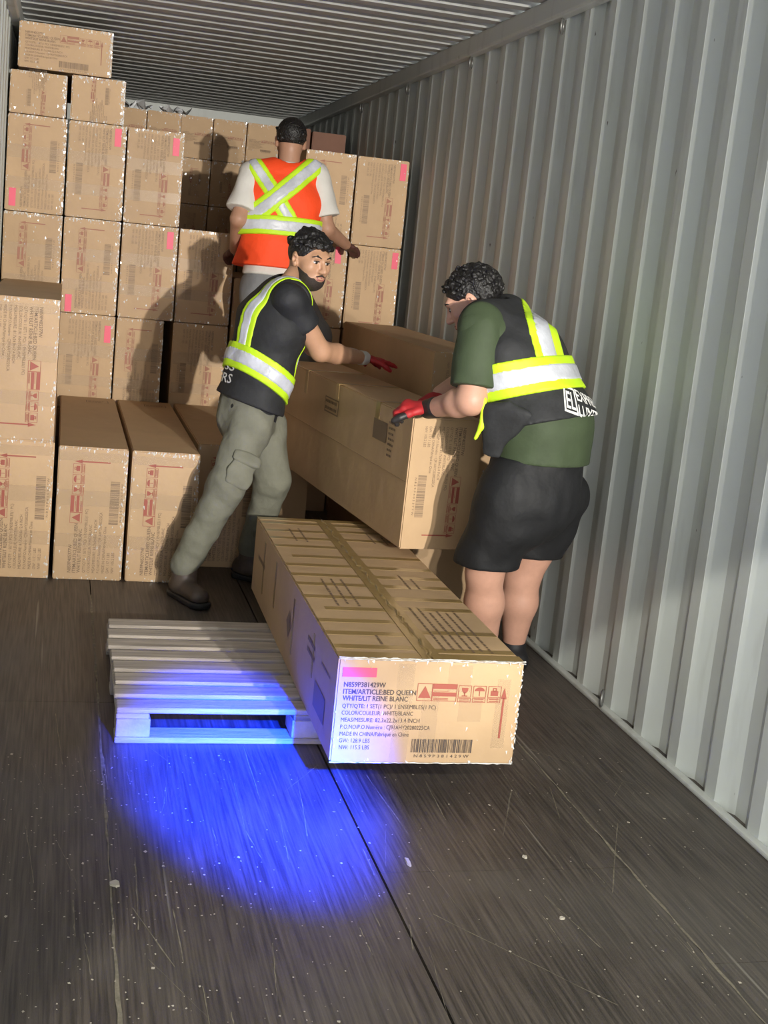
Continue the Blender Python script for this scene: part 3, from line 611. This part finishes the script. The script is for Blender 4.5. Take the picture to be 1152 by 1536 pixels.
def hand_prims(wrist, d, palm_n, curl, side, scale=1.0, spread=.0, thumb_out=.7):   # fingers along d, palm facing palm_n, side = +1 thumb towards d x palm_n
    d = nrm(A(d)); n = A(palm_n); n = nrm(n-d*(n@d)); w = np.cross(d, n)*side; W0 = A(wrist); s = scale
    P = [EC(W0, W0+d*.035*s, (.026*s, .020*s), (.036*s, .017*s), w), EC(W0+d*.035*s, W0+d*.088*s, (.037*s, .0165*s), (.040*s, .0145*s), w)]
    for i, (o, L) in enumerate(((.030, .076), (.010, .085), (-.010, .080), (-.029, .062))):
        p = W0+d*(.090-.004*abs(i-1))*s+w*o*s; ang = 0
        for j, f in enumerate((.45, .31, .24)):
            ang += curl[j]*(1+.06*i); dd = d*math.cos(ang)+n*math.sin(ang)+w*spread*(1.5-i); dd = nrm(dd); q = p+dd*L*f*s; P.append(EC(p, q, (.0105-.001*j)*s, (.0098-.001*j)*s)); p = q
    p = W0+d*.030*s+w*.030*s
    for L, a, b in ((.042, thumb_out, .25), (.032, thumb_out*.6, .45), (.024, thumb_out*.35, .6)):
        dd = nrm(d*1.0+w*a+n*b); q = p+dd*L*s; P.append(EC(p, q, .0125*s, .0105*s)); p = q
    return P
def band(vest_field_fn, name, regions, off, m, parent, base, h):
    F = vest_field_fn(off)
    R = None
    for reg in regions:
        r = reg(F); R = r if R is None else np.minimum(R, r)
    F.cut(np.broadcast_to(R, F.F.shape))
    return solid(name, [F], m, parent, base, 1)
def wrap_text(lines, origin, u, v, n, vest, base, m, parent, name='vest_lettering', lift=.004, pix=None, slant=0):
    # lay flat lettering onto the cloth: every vertex is dropped onto the vest along -n
    from mathutils.bvhtree import BVHTree
    me = vest.data; bvh = BVHTree.FromPolygons([v_.co for v_ in me.vertices], [list(p.vertices) for p in me.polygons])
    if pix:                        # the spot on the cloth where the print starts, and the cloth's own direction there
        c0 = Vector((CX, 0, CZ))-Vector(base); dr = (Vector(at(*pix, 4.0))-Vector((CX, 0, CZ))).normalized(); hit = bvh.ray_cast(c0, dr)
        o = hit[0]; n = (hit[1]*(1 if hit[1].dot(dr) < 0 else -1)-dr*.8).normalized(); u = Vector((0, 0, 1)).cross(n).normalized(); v = n.cross(u); V = []; Fc = []
    else: u, v, n = Vector(u), Vector(v), Vector(n); V = []; Fc = []; o = Vector(A(origin)-A(base))
    def near(p):
        h_ = bvh.find_nearest(p); return tuple(h_[0]+(p-h_[0]).normalized()*lift)
    for (t, x0, y0, w, h, frame) in lines:
        if frame: q = Print(); q.frame(0, w, 0, h, .007); pts = q.V; fs = q.F
        else:
            P = Print(); P.text(t, 0, w, h/2, h, 0, True); pts = P.V; fs = P.F
        k = len(V)
        for (a, b) in pts:
            p = o+u*(x0+a)+v*(y0+b); hit = bvh.ray_cast(p+n*.35, -n)
            if pix:                # follow the curve of the body: arc length around an upright axis inside it
                nt = n.copy(); nt.z = 0; nt.normalize(); th = (x0+a)/.19; nr = Matrix.Rotation(th, 3, 'Z') @ nt; c_ = o-nt*.19+Vector((0, 0, (y0+b)-slant*(x0+a))); hit = bvh.ray_cast(c_+nr*.6, -nr)
            V.append(tuple((hit[0]+hit[1]*lift*(1 if hit[1].dot(n) > 0 else -1)) if hit[0] is not None else near(p)))
        Fc += [[k+i for i in f] for f in fs]
    mm = bpy.data.meshes.new(name); mm.from_pydata(V, [], Fc); mm.update(); return tag(link(name, mm, m, parent), kind='stuff')

# ---------------- the man in khaki trousers
def man_khaki():
    base = A((1.10, 5.60, 0)); fw = nrm(A((.95, .30, 0))); rt = A((fw[1], -fw[0], 0))
    pel = A(at(372, 612, 5.58)); chest = A(at(408, 486, 5.58)); neck = A(at(434, 428, 5.58)); hd = A(at(464, 391, 5.53))
    rs = A(at(436, 452, 5.42)); ls = A(at(424, 440, 5.76)); re = A(at(481, 527, 5.50)); rw = A(at(545, 537, 5.74))
    le = A(at(470, 520, 5.95)); lw = A(at(530, 533, 6.05))
    up = nrm(chest-pel); wst = pel+(chest-pel)*.45
    hf = Fr(hd, (.50, -.86, -.10), up*.25+A((0, 0, 1)))
    torso = [EC(pel, wst, (.150, .112), (.145, .105), rt), EC(wst, chest, (.145, .108), (.168, .118), rt), EC(chest, chest+(neck-chest)*.55, (.168, .116), (.130, .085), rt), EC(rs, ls, .058, .058), EC(chest+(neck-chest)*.4, neck, (.09, .075), (.06, .06), rt)]
    armR = [EC(rs, re, .054, .043), EC(re, re+(rw-re)*.35, .044, .044), EC(re+(rw-re)*.35, rw, .043, .029)]
    armL = [EC(ls, le, .053, .043), EC(le, lw, .044, .029)]
    rh, rk, ra = A(at(374, 640, 5.50)), A(at(340, 728, 5.40)), A(at(279, 826, 5.44)); ra[2] = .125
    lh, lk, la = A(at(396, 636, 5.66)), A(at(408, 722, 5.64)), A(at(376, 832, 5.80)); la[2] = .125
    hand_r = hand_prims(rw+(rw-re)*.04, (.97, .22, -.10), (0, .05, -1), (.10, .12, .1), -1, .95)
    hand_l = hand_prims(lw, (.9, .2, -.15), (0, 0, -1), (.2, .2, .2), 1, .95)
    body = solid('person', [head_field(hf, neck-up*.03), FF(armR, .006, .02), FF(armL, .008, .02), FF(torso, .014, .03, -.022, .06)], M_skin1, None, base)
    tag(body, 'bearded man in khaki cargo trousers and black vest pushing the lifted carton', 'person')
    face_parts(hf, body, base)
    # hair: short faded sides, curly top falling on the forehead
    top = lambda d: d[2] > .30 and d[1] > -.75
    H0 = FF([EL(hf(0, -.016, .036), hf.ax(), (.0795, .100, .090))], .004, .02, mg=.03)
    H0.cut(-H0.plane(hf(0, .060, .036), -hf.u*.80+hf.f*.62)*-1 if False else H0.plane(hf(0, .066, .052), hf.f*.80-hf.u*.60)); H0.cut(H0.plane(hf(0, -.02, -.022), -hf.u)); H0.carve([EL(hf(.085*s, .03, -.02), hf.ax(), (.035, .055, .035)) for s in (-1, 1)], .01)
    H1 = FF(hair_blobs(hf, 150, 4, top, (.009, .014), (.082, .100, .098)), .0035, .009); H1.add(hair_blobs(hf, 26, 9, lambda d: d[2] > .40 and d[2] < .72 and d[1] > .5 and abs(d[0]) < .6, (.007, .011), (.080, .106, .092)), .008)
    solid('hair', [H0, H1], M_hair, body, base)
    B = Field(*bounds(head_prims(hf, neck)[1:3], .03), .003).add(head_prims(hf, neck)[:6], .028, .0022)
    B.cut(B.plane(hf(0, .03, -.036), hf.u+hf.f*.42)); B.carve([EL(hf(0, .098, -.062), hf.ax(), (.021, .02, .0105)), EL(hf(.038, .085, -.045), hf.ax(), (.020, .03, .019)), EL(hf(-.038, .085, -.045), hf.ax(), (.020, .03, .019))], .006); B.cut(B.plane(hf(0, -.005, 0), -hf.f))
    solid('beard', [B], M_beard, body, base)
    solid('moustache', [FF([EC(hf(.003, .0985, -.049), hf(.022, .090, -.056), .0042, .003), EC(hf(-.003, .0985, -.049), hf(-.022, .090, -.056), .0042, .003)], .0018, .004, mg=.01)], M_beard, body, base)
    # t-shirt with short sleeves
    sl = nrm(re-rs); sll = nrm(le-ls)
    T1 = Field(*bounds(torso+[EC(rs, rs+sl*.2, .07, .07), EC(ls, ls+sll*.2, .07, .07)], .05), .007).add(torso, .03, .010); T1.cut(T1.plane(neck+up*.015, up)); T1.cut(T1.plane(pel-up*.02, -up))
    for q0, q1, L in ((rs, sl, .135), (ls, sll, .14)):
        G = T1.like().add([EC(q0-q1*.02, q0+q1*.19, .058, .063)], .02, .006); G.cut(G.plane(q0+q1*L, q1)); T1.merge(G, .03)
    T1.wrinkle(.003, 45, 1)
    solid('t_shirt', [T1], M_tee, body, base)
    hem = pel+up*.055
    def vest(off, h=.007):
        F = Field(*bounds(torso, .07+off), h).add(torso[:3]+[EC(rs+(ls-rs)*.13, ls+(rs-ls)*.13, .066, .066)]+[EC(pel, pel-up*.05, (.152, .118), (.158, .122), rt)], .035, .024+off).wrinkle(.0028, 38, 5)
        F.cut(F.plane(hem-up*.035, -up-fw*.10)); F.carve([EC(neck+up*.02, neck+up*.12+fw*.02, .075, .085), EC(rs+rt*.035, rs+rt*.2, .072, .095), EC(ls-rt*.035, ls-rt*.2, .072, .095)], .01)
        return F
    vs = solid('vest', [vest(0)], M_blk, body, base)
    b0 = A(at(343, 524, 5.5)); b1 = A(at(441, 588, 5.45)); bn = nrm(np.cross(rt, b1-b0)); bn = bn*np.sign(bn[2]); bc = (b0+b1)/2
    def waist(w): return lambda F: np.abs(F.plane(bc, bn))-w
    def strap(w):
        def g(F):
            v = F.plane(bc, bn); dpt = F.plane(chest, fw); uu_ = F.plane(chest, rt)
            back = uu_-(.030+.13*np.clip(v, 0, .5)); front = uu_-(.030+.13*np.clip(v, 0, .5)+.02)
            u = np.abs(np.where(dpt < 0, back, front))-w; return np.maximum(u, -v)
        return g
    for n_, reg, o_ in (('shoulder', strap, .004), ('waist', waist, .010)):
        band(vest, n_+'_lime_tape', [reg(.052)], o_, M_lime, vs, base, .007); band(vest, n_+'_silver_tape', [reg(.027)], o_+.003, M_silver, vs, base, .007)
    wrap_text([('SS', 0, .055, .075, .042, 0), ('ERS', -.03, 0, .105, .042, 0)], A(at(331, 572, 5.56))-rt*.01, nrm(rt*.8+fw*.45), up, nrm(-fw*.75+rt*.65), vs, base, M_white_print, vs)
    # trousers
    legs = [EC(pel+up*.03, pel-up*.05, (.150, .116), (.155, .115), rt), EC(rh, rk, (.093, .098), (.072, .075)), EC(rk, ra+A((0, 0, .03)), (.073, .078), (.056, .060)), EC(lh, lk, (.093, .098), (.072, .075)), EC(lk, la+A((0, 0, .03)), (.073, .078), (.056, .060))]
    K = FF(legs, .0075, .035, .006).wrinkle(.0045, 34, 8).wrinkle(.0018, 75, 9); K.cut(K.plane(pel+up*.05, up))
    tr = solid('trousers', [K], M_khaki, body, base)
    kd = nrm(rk-rh); side = nrm(rt-kd*(rt@kd)); pc = rh+(rk-rh)*.80+side*.082
    solid('cargo_pocket', [FF([EC(pc-kd*.06, pc+kd*.055, (.062, .018), (.060, .018), fw)], .006, .01).wrinkle(.002, 60, 3)], M_khaki, tr, base)
    solid('pocket_flap', [FF([EC(pc-kd*.078+side*.004, pc-kd*.050+side*.010, (.066, .018), (.066, .018), fw)], .005, .008)], M_khaki, tr, base)
    # boots
    for an, toe in ((ra, A((.36, -.93, 0))), (la, A((.75, -.65, 0)))):
        toe = nrm(toe); a0 = A((an[0], an[1], 0)); b = [EC(a0+A((0, 0, .17)), a0+A((0, 0, .06)), .056, .055), EC(a0-toe*.045+A((0, 0, .055)), a0+toe*.155+A((0, 0, .048)), (.046, .046), (.044, .036), np.cross(toe, A((0, 0, 1))))]
        F = FF(b, .006, .025); F.cut(F.plane((0, 0, .028), (0, 0, -1))); F.cut(F.plane((0, 0, .215), (0, 0, 1)))
        bt = solid('boot', [F], M_boot, body, base)
        G = FF([EC(a0-toe*.05+A((0, 0, .02)), a0+toe*.165+A((0, 0, .02)), (.052, .04), (.050, .04), np.cross(toe, A((0, 0, 1))))], .006, .01); G.cut(G.plane((0, 0, .002), (0, 0, -1))); G.cut(G.plane((0, 0, .030), (0, 0, 1)))
        solid('sole', [G], M_sole, bt, base)
    for hp, w0, el in ((hand_r, rw, re), (hand_l, lw, le)):
        g = solid('glove', [FF(hp, .0045, .010)], M_glove, body, base); dd = nrm(w0-el)
        solid('glove_cuff', [FF([EC(w0-dd*.022, w0+dd*.004, .034, .033)], .004, .01)], M_cuff, g, base)
man_khaki()

# ---------------- the man in shorts
def man_shorts():
    base = A((2.05, 4.40, 0)); fw0 = nrm(A((-.74, .67, 0)))
    pel = A(at(806, 722, 4.28)); wst = A(at(815, 640, 4.28)); chest = A(at(775, 533, 4.38)); neck = A(at(735, 478, 4.47)); hd = A(at(709, 452, 4.53))
    lf = A((-fw0[1], fw0[0], 0)); rt = -lf
    up = nrm(chest-wst); fw = nrm(np.cross(up, rt))
    ls = A(at(722, 494, 4.29)); rs = A(at(765, 478, 4.62)); le = A(at(707, 600, 4.24)); lw = A(at(645, 613, 4.47)); re = A(at(715, 560, 4.86)); rw = A(at(660, 590, 4.92))
    hf = Fr(hd, (-.78, .36, -.52), A((0, 0, 1))+up*.2)
    torso = [EC(pel, wst, (.182, .155), (.178, .155), rt), EC(wst, chest, (.175, .148), (.180, .125), rt), EC(chest, chest+(neck-chest)*.6, (.180, .118), (.13, .08), rt), EC(ls, rs, .064, .064), EC(chest+(neck-chest)*.5, neck, (.09, .08), (.065, .065), rt)]
    armL = [EC(ls, le, .060, .050), EC(le, le+(lw-le)*.3, .052, .050), EC(le+(lw-le)*.3, lw, .049, .032)]; armR = [EC(rs, re, .058, .05), EC(re, rw, .05, .032)]
    lh, lk, la = A(at(765, 745, 4.20)), A(at(727, 858, 4.30)), A(at(726, 980, 4.40)); la[2] = .10
    rh, rk, ra = A(at(838, 748, 4.42)), A(at(783, 866, 4.52)), A(at(770, 968, 4.56)); ra[2] = .10
    lcal = [EC(lk, lk+(la-lk)*.35, .066, .070), EC(lk+(la-lk)*.35, la, .070, .042), EC(lh, lk, .10, .066)]; rcal = [EC(rk, rk+(ra-rk)*.35, .066, .070), EC(rk+(ra-rk)*.35, ra, .070, .042), EC(rh, rk, .10, .066)]
    body = solid('person', [head_field(hf, neck-up*.03), FF(armL, .006, .022), FF(armR, .008, .02), FF(lcal, .007, .03), FF(rcal, .007, .03), FF(torso, .014, .03, -.022, .06)], M_skin2, None, base)
    tag(body, 'man in black shorts and green shirt bending to lift the carton end', 'person'); face_parts(hf, body, base)
    H0 = FF([EL(hf(0, -.020, .034), hf.ax(), (.084, .105, .094))], .004, .02, mg=.04)
    H0.cut(H0.plane(hf(0, .070, .045), hf.f*.72-hf.u*.69)); H0.cut(H0.plane(hf(0, -.05, -.045), -hf.u-hf.f*.3)); H0.carve([EL(hf(.085*s, .035, -.025), hf.ax(), (.035, .055, .048)) for s in (-1, 1)], .01)
    H1 = FF(hair_blobs(hf, 260, 21, lambda d: (d[2] > .15 or (d[1] < -.2 and d[2] > -.55)) and not (d[1] > .55 and d[2] < .45), (.006, .011), (.085, .107, .097)), .0035, .004)
    solid('hair', [H0, H1], M_hair, body, base)
    sl = nrm(le-ls); sr = nrm(re-rs)
    T1 = FF(torso, .008, .035, .018).wrinkle(.003, 30, 11); T1.cut(T1.plane(pel-A((0, 0, .02)), (0, 0, -1))); T1.cut(T1.plane(neck+up*.01, up)); hm = A(at(830, 690, 4.28)); T1.cut(T1.plane(hm, A((0, 0, -1))+rt*.0))
    T2 = FF([EC(ls+A((0, 0, .01)), ls+sl*.26, (.078, .078), (.074, .078))], .006, .02, .006).wrinkle(.004, 40, 12); T2.cut(T2.plane(ls+sl*.205, sl)); T3 = FF([EC(rs, rs+sr*.2, .075, .072)], .008, .02, .006); T3.cut(T3.plane(rs+sr*.19, sr))
    solid('t_shirt', [T1, T2, T3], M_green, body, base)
    hem = A(at(830, 634, 4.28))
    def vest(off, h=.0075):
        F = Field(*bounds(torso, .08+off), h).add(torso[1:3]+[EC(wst-up*.05, wst, (.176, .155), (.178, .152), rt), EC(ls+(rs-ls)*.14, rs+(ls-rs)*.14, .066, .066)], .035, .030+off).wrinkle(.004, 26, 15)
        F.cut(F.plane(hem, -up*.75+A((0, 0, -.5))+rt*-.0)); F.carve([EC(neck+up*.03, neck+up*.15, .08, .09), EC(ls+lf*.045, ls+lf*.2, .080, .11), EC(rs-lf*.045, rs-lf*.2, .080, .11)], .01)
        return F
    vs = solid('vest', [vest(0)], M_blk, body, base)
    bc = A(at(840, 559, 4.22)); bn = nrm(up*.92+A((0, 0, .25))-fw*.10)
    def waist(w): return lambda F: np.abs(F.plane(bc, bn))-w
    s0 = A(at(828, 545, 4.22)); s1 = A(at(812, 486, 4.26)); sn = nrm(np.cross(s1-s0, s0-A((CX, 0, CZ))))
    def strap(w): return lambda F: np.maximum(np.maximum(np.abs(F.plane(s0, sn))-w, -F.plane(bc, bn)), F.plane(chest, fw)*1.0)
    for n_, reg, o_, wl, ws in (('back', strap, .004, .048, .024), ('waist', waist, .010, .062, .031)):
        band(vest, n_+'_lime_tape', [reg(wl)], o_, M_lime, vs, base, .0075); band(vest, n_+'_silver_tape', [reg(ws)], o_+.003, M_silver, vs, base, .0075)
    wrap_text([('', 0, -.008, .062, .084, 1), ('EL', .010, .006, .042, .056, 0), ('EXPRESS', .066, .042, .17, .036, 0), ('LUMPERS', .066, -.006, .17, .036, 0)], None, None, None, None, vs, base, M_white_print, vs, pix=(846, 613), slant=.22)
    # open front flap of the vest hanging down, with lime edge
    fl = [EC(A(at(752, 612, 4.16)), A(at(738, 682, 4.20)), (.055, .014), (.035, .012), fw), EC(A(at(752, 612, 4.16)), A(at(775, 640, 4.14)), (.05, .014), (.05, .014), fw)]
    fo = solid('vest_flap', [FF(fl, .006, .03).wrinkle(.003, 40, 3)], M_blk, vs, base)
    e0, e1, e2 = A(at(727, 600, 4.20)), A(at(722, 640, 4.20)), A(at(713, 658, 4.20))
    solid('lime_edging', [FF([EC(e0, e1, .010, .010), EC(e1, e2, .010, .007)], .005, .01)], M_lime, vs, base)
    # shorts
    q = [EC(pel+A((0, 0, .10)), pel-A((0, 0, .06)), (.178, .152), (.178, .150), rt), EC(lh, lk+A((0, 0, .02)), .112, .110), EC(rh, rk+A((0, 0, .02)), .108, .108)]
    K = FF(q, .008, .085, .006).wrinkle(.006, 20, 31).wrinkle(.0025, 55, 32); hl = A(at(722, 846, 4.3)); K.cut(K.plane((0, 0, hl[2]), (0, 0, -1))); K.cut(K.plane((0, 0, hm[2]+.012), (0, 0, 1)))
    solid('shorts', [K], M_short, body, base)
    for an, toe in ((la, A((-.55, .8, 0))), (ra, A((-.2, .95, 0)))):
        toe = nrm(toe); a0 = A((an[0], an[1], 0)); F = FF([EC(a0+A((0, 0, .10)), a0+A((0, 0, .06)), .050, .052), EC(a0-toe*.045+A((0, 0, .05)), a0+toe*.14+A((0, 0, .042)), (.044, .042), (.043, .032), np.cross(toe, A((0, 0, 1))))], .006, .025); F.cut(F.plane((0, 0, .002), (0, 0, -1)))
        F.cut(F.plane((0, 0, .12), (0, 0, 1))); solid('shoe', [F], M_sole, body, base)
    d = nrm(A(at(612, 612, 4.56))-lw)
    gl = hand_prims(lw, (-.90, .40, .02), (.15, .25, -.95), (.75, .75, .4), 1, 1.05); g = solid('glove', [FF(gl, .0045, .011)], M_glove, body, base)
    dd = nrm(lw-le); solid('glove_cuff', [FF([EC(lw-dd*.035, lw+dd*.01, .040, .036)], .0045, .01)], M_gloveb, g, base)
    fing = gl[2:]; solid('glove_palm', [FF(fing[1::3]+fing[2::3], .0045, .008, .0012)], M_gloveb, g, base)
    gr = hand_prims(rw, (-.5, -.5, -.4), (0, 0, -1), (.3, .3, .3), -1, 1.0); solid('glove', [FF(gr, .006, .011)], M_glove, body, base)
man_shorts()

# ---------------- the man in the orange vest
def man_orange():
    base = A((1.48, 7.15, .60)); fw = nrm(A((.05, 1, 0))); rt = A((fw[1], -fw[0], 0))
    pel = A(at(412, 425, 7.12)); chest = A(at(424, 300, 7.16)); neck = A(at(433, 246, 7.18)); hd = A(at(436, 214, 7.22)); wst = pel+(chest-pel)*.4
    ls = A(at(379, 262, 7.18)); rs = A(at(474, 265, 7.18)); le = A(at(358, 328, 7.10)); lw = A(at(352, 374, 7.30)); re = A(at(490, 343, 7.14)); rw = A(at(519, 367, 7.34))
    up = nrm(chest-pel); hf = Fr(hd, (.10, .97, -.12), up)
    torso = [EC(pel, wst, (.165, .118), (.160, .112), rt), EC(wst, chest, (.160, .112), (.182, .122), rt), EC(chest, chest+(neck-chest)*.6, (.182, .118), (.14, .085), rt), EC(ls, rs, .064, .064), EC(chest+(neck-chest)*.5, neck, (.08, .07), (.06, .06), rt)]
    armL = [EC(ls, le, .053, .043), EC(le, lw, .044, .029)]; armR = [EC(rs, re, .053, .043), EC(re, rw, .044, .029)]
    body = solid('person', [head_field(hf, neck-up*.03, .0045), FF(armL, .007, .02), FF(armR, .007, .02), FF(torso, .014, .03, -.022, .06)], M_skin3, None, base)
    tag(body, 'man in orange safety vest seen from behind, standing on the cartons', 'person')
    C0 = FF([EL(hf(0, -.018, .040), hf.ax(), (.083, .104, .092))], .005, .02, mg=.05); C0.cut(C0.plane(hf(0, 0, -.050), -hf.u-hf.f*.1)); C0.carve([EL(hf(.085*s, .03, -.02), hf.ax(), (.035, .06, .045)) for s in (-1, 1)], .01)
    H1 = FF(hair_blobs(hf, 90, 33, lambda d: d[2] > .1 or d[1] < -.3 and d[2] > -.5, (.006, .010), (.082, .102, .090)), .005, .006)
    solid('hair', [C0, H1], M_hair, body, base)
    sl = nrm(le-ls); sr = nrm(re-rs)
    T1 = FF(torso+[EC(pel, pel-up*.05, (.168, .122), (.175, .13), rt)], .009, .03, .012).wrinkle(.003, 30, 41); T1.cut(T1.plane(neck+up*.005, up)); T1.cut(T1.plane(A(at(390, 411, 7.0)), -up))
    T2 = FF([EC(ls, ls+sl*.24, (.068, .068), (.078, .075))], .007, .02, .006).wrinkle(.003, 40, 42); T2.cut(T2.plane(ls+sl*.215, sl)); T3 = FF([EC(rs, rs+sr*.25, (.070, .07), (.080, .078))], .007, .02, .006).wrinkle(.003, 40, 43); T3.cut(T3.plane(rs+sr*.225, sr))
    solid('t_shirt', [T1, T2, T3], M_white, body, base)
    hemp = A(at(388, 398, 7.0))
    def vest(off, h=.0085):
        F = Field(*bounds(torso, .10+off), h).add(torso[1:3]+[EC(pel-up*.02-rt*.025, wst, (.215, .145), (.172, .125), rt), EC(ls+(rs-ls)*.10, rs+(ls-rs)*.10, .064, .064)], .035, .022+off).wrinkle(.004, 24, 45)
        F.cut(F.plane(hemp, -up)); F.carve([EC(neck+up*.02, neck+up*.12, .072, .085), EC(ls-rt*.075, ls-rt*.2, .070, .10), EC(rs+rt*.055, rs+rt*.2, .074, .10)], .01)
        return F
    vs = solid('vest', [vest(0)], M_orange, body, base)
    wc = A(at(418, 338, 7.0)); wn = nrm(up-rt*.04)
    def waist(w): return lambda F: np.abs(F.plane(wc, wn))-w
    def diag(p, q, w):
        p, q = A(p), A(q); d = nrm(q-p); n = nrm(np.cross(d, fw)); 
        return lambda F: np.maximum(np.maximum(np.abs(F.plane(p, n))-w, F.plane(chest, fw)), -F.plane(wc, wn))
    d1 = (at(470, 252, 7.0), at(378, 325, 7.0)); d2 = (at(390, 252, 7.0), at(438, 335, 7.0))
    for n_, reg, o_, wl, ws in (('under_diagonal', lambda w: diag(*d2, w), .004, .046, .024), ('over_diagonal', lambda w: diag(*d1, w), .010, .052, .028), ('waist', waist, .016, .052, .029)):
        band(vest, n_+'_lime_tape', [reg(wl)], o_, M_lime, vs, base, .0085); band(vest, n_+'_silver_tape', [reg(ws)], o_+.0035, M_silver, vs, base, .0085)
    lh, rh = pel-rt*.09-up*.05, pel+rt*.10-up*.05
    la = A((1.40, 7.16, .72)); ra = A((1.575, 7.22, .72)); rk = A(at(487, 470, 7.02)); lk = A((1.40, 7.08, 1.02))
    ra = A((1.56, 7.15, .72)); rk = A((1.70, 6.98, 1.08))
    K = FF([EC(pel+up*.02, pel-up*.06, (.162, .118), (.168, .122), rt), EC(lh, lk, .095, .075), EC(lk, la, .076, .062), EC(rh, rk, .095, .080), EC(rk, ra, .080, .062)], .009, .035, .006).wrinkle(.004, 26, 47)
    K.cut(K.plane((0, 0, .665), (0, 0, -1))); solid('trousers', [K], M_gpants, body, base)
    for an, toe in ((la, A((-.1, 1, 0))), (ra, A((.1, 1, 0)))):
        a0 = A((an[0], an[1], .601)); F = FF([EC(a0+A((0, 0, .11)), a0+A((0, 0, .06)), .052, .052), EC(a0-toe*.04+A((0, 0, .05)), a0+toe*.15+A((0, 0, .045)), (.045, .044), (.043, .034), np.cross(toe, A((0, 0, 1))))], .007, .025); F.cut(F.plane((0, 0, .601), (0, 0, -1))); solid('boot', [F], M_sole, body, base)
    g = hand_prims(lw, nrm(A((-.3, .9, -.3))), (.6, .2, -.7), (.5, .5, .4), -1, 1.0); solid('glove', [FF(g, .006, .011)], M_gloved, body, base)
    g = hand_prims(rw, nrm(A((.6, .75, -.2))), (0, .1, -1), (.2, .3, .2), 1, 1.0); solid('glove', [FF(g, .006, .011)], M_gloved, body, base)
man_orange()
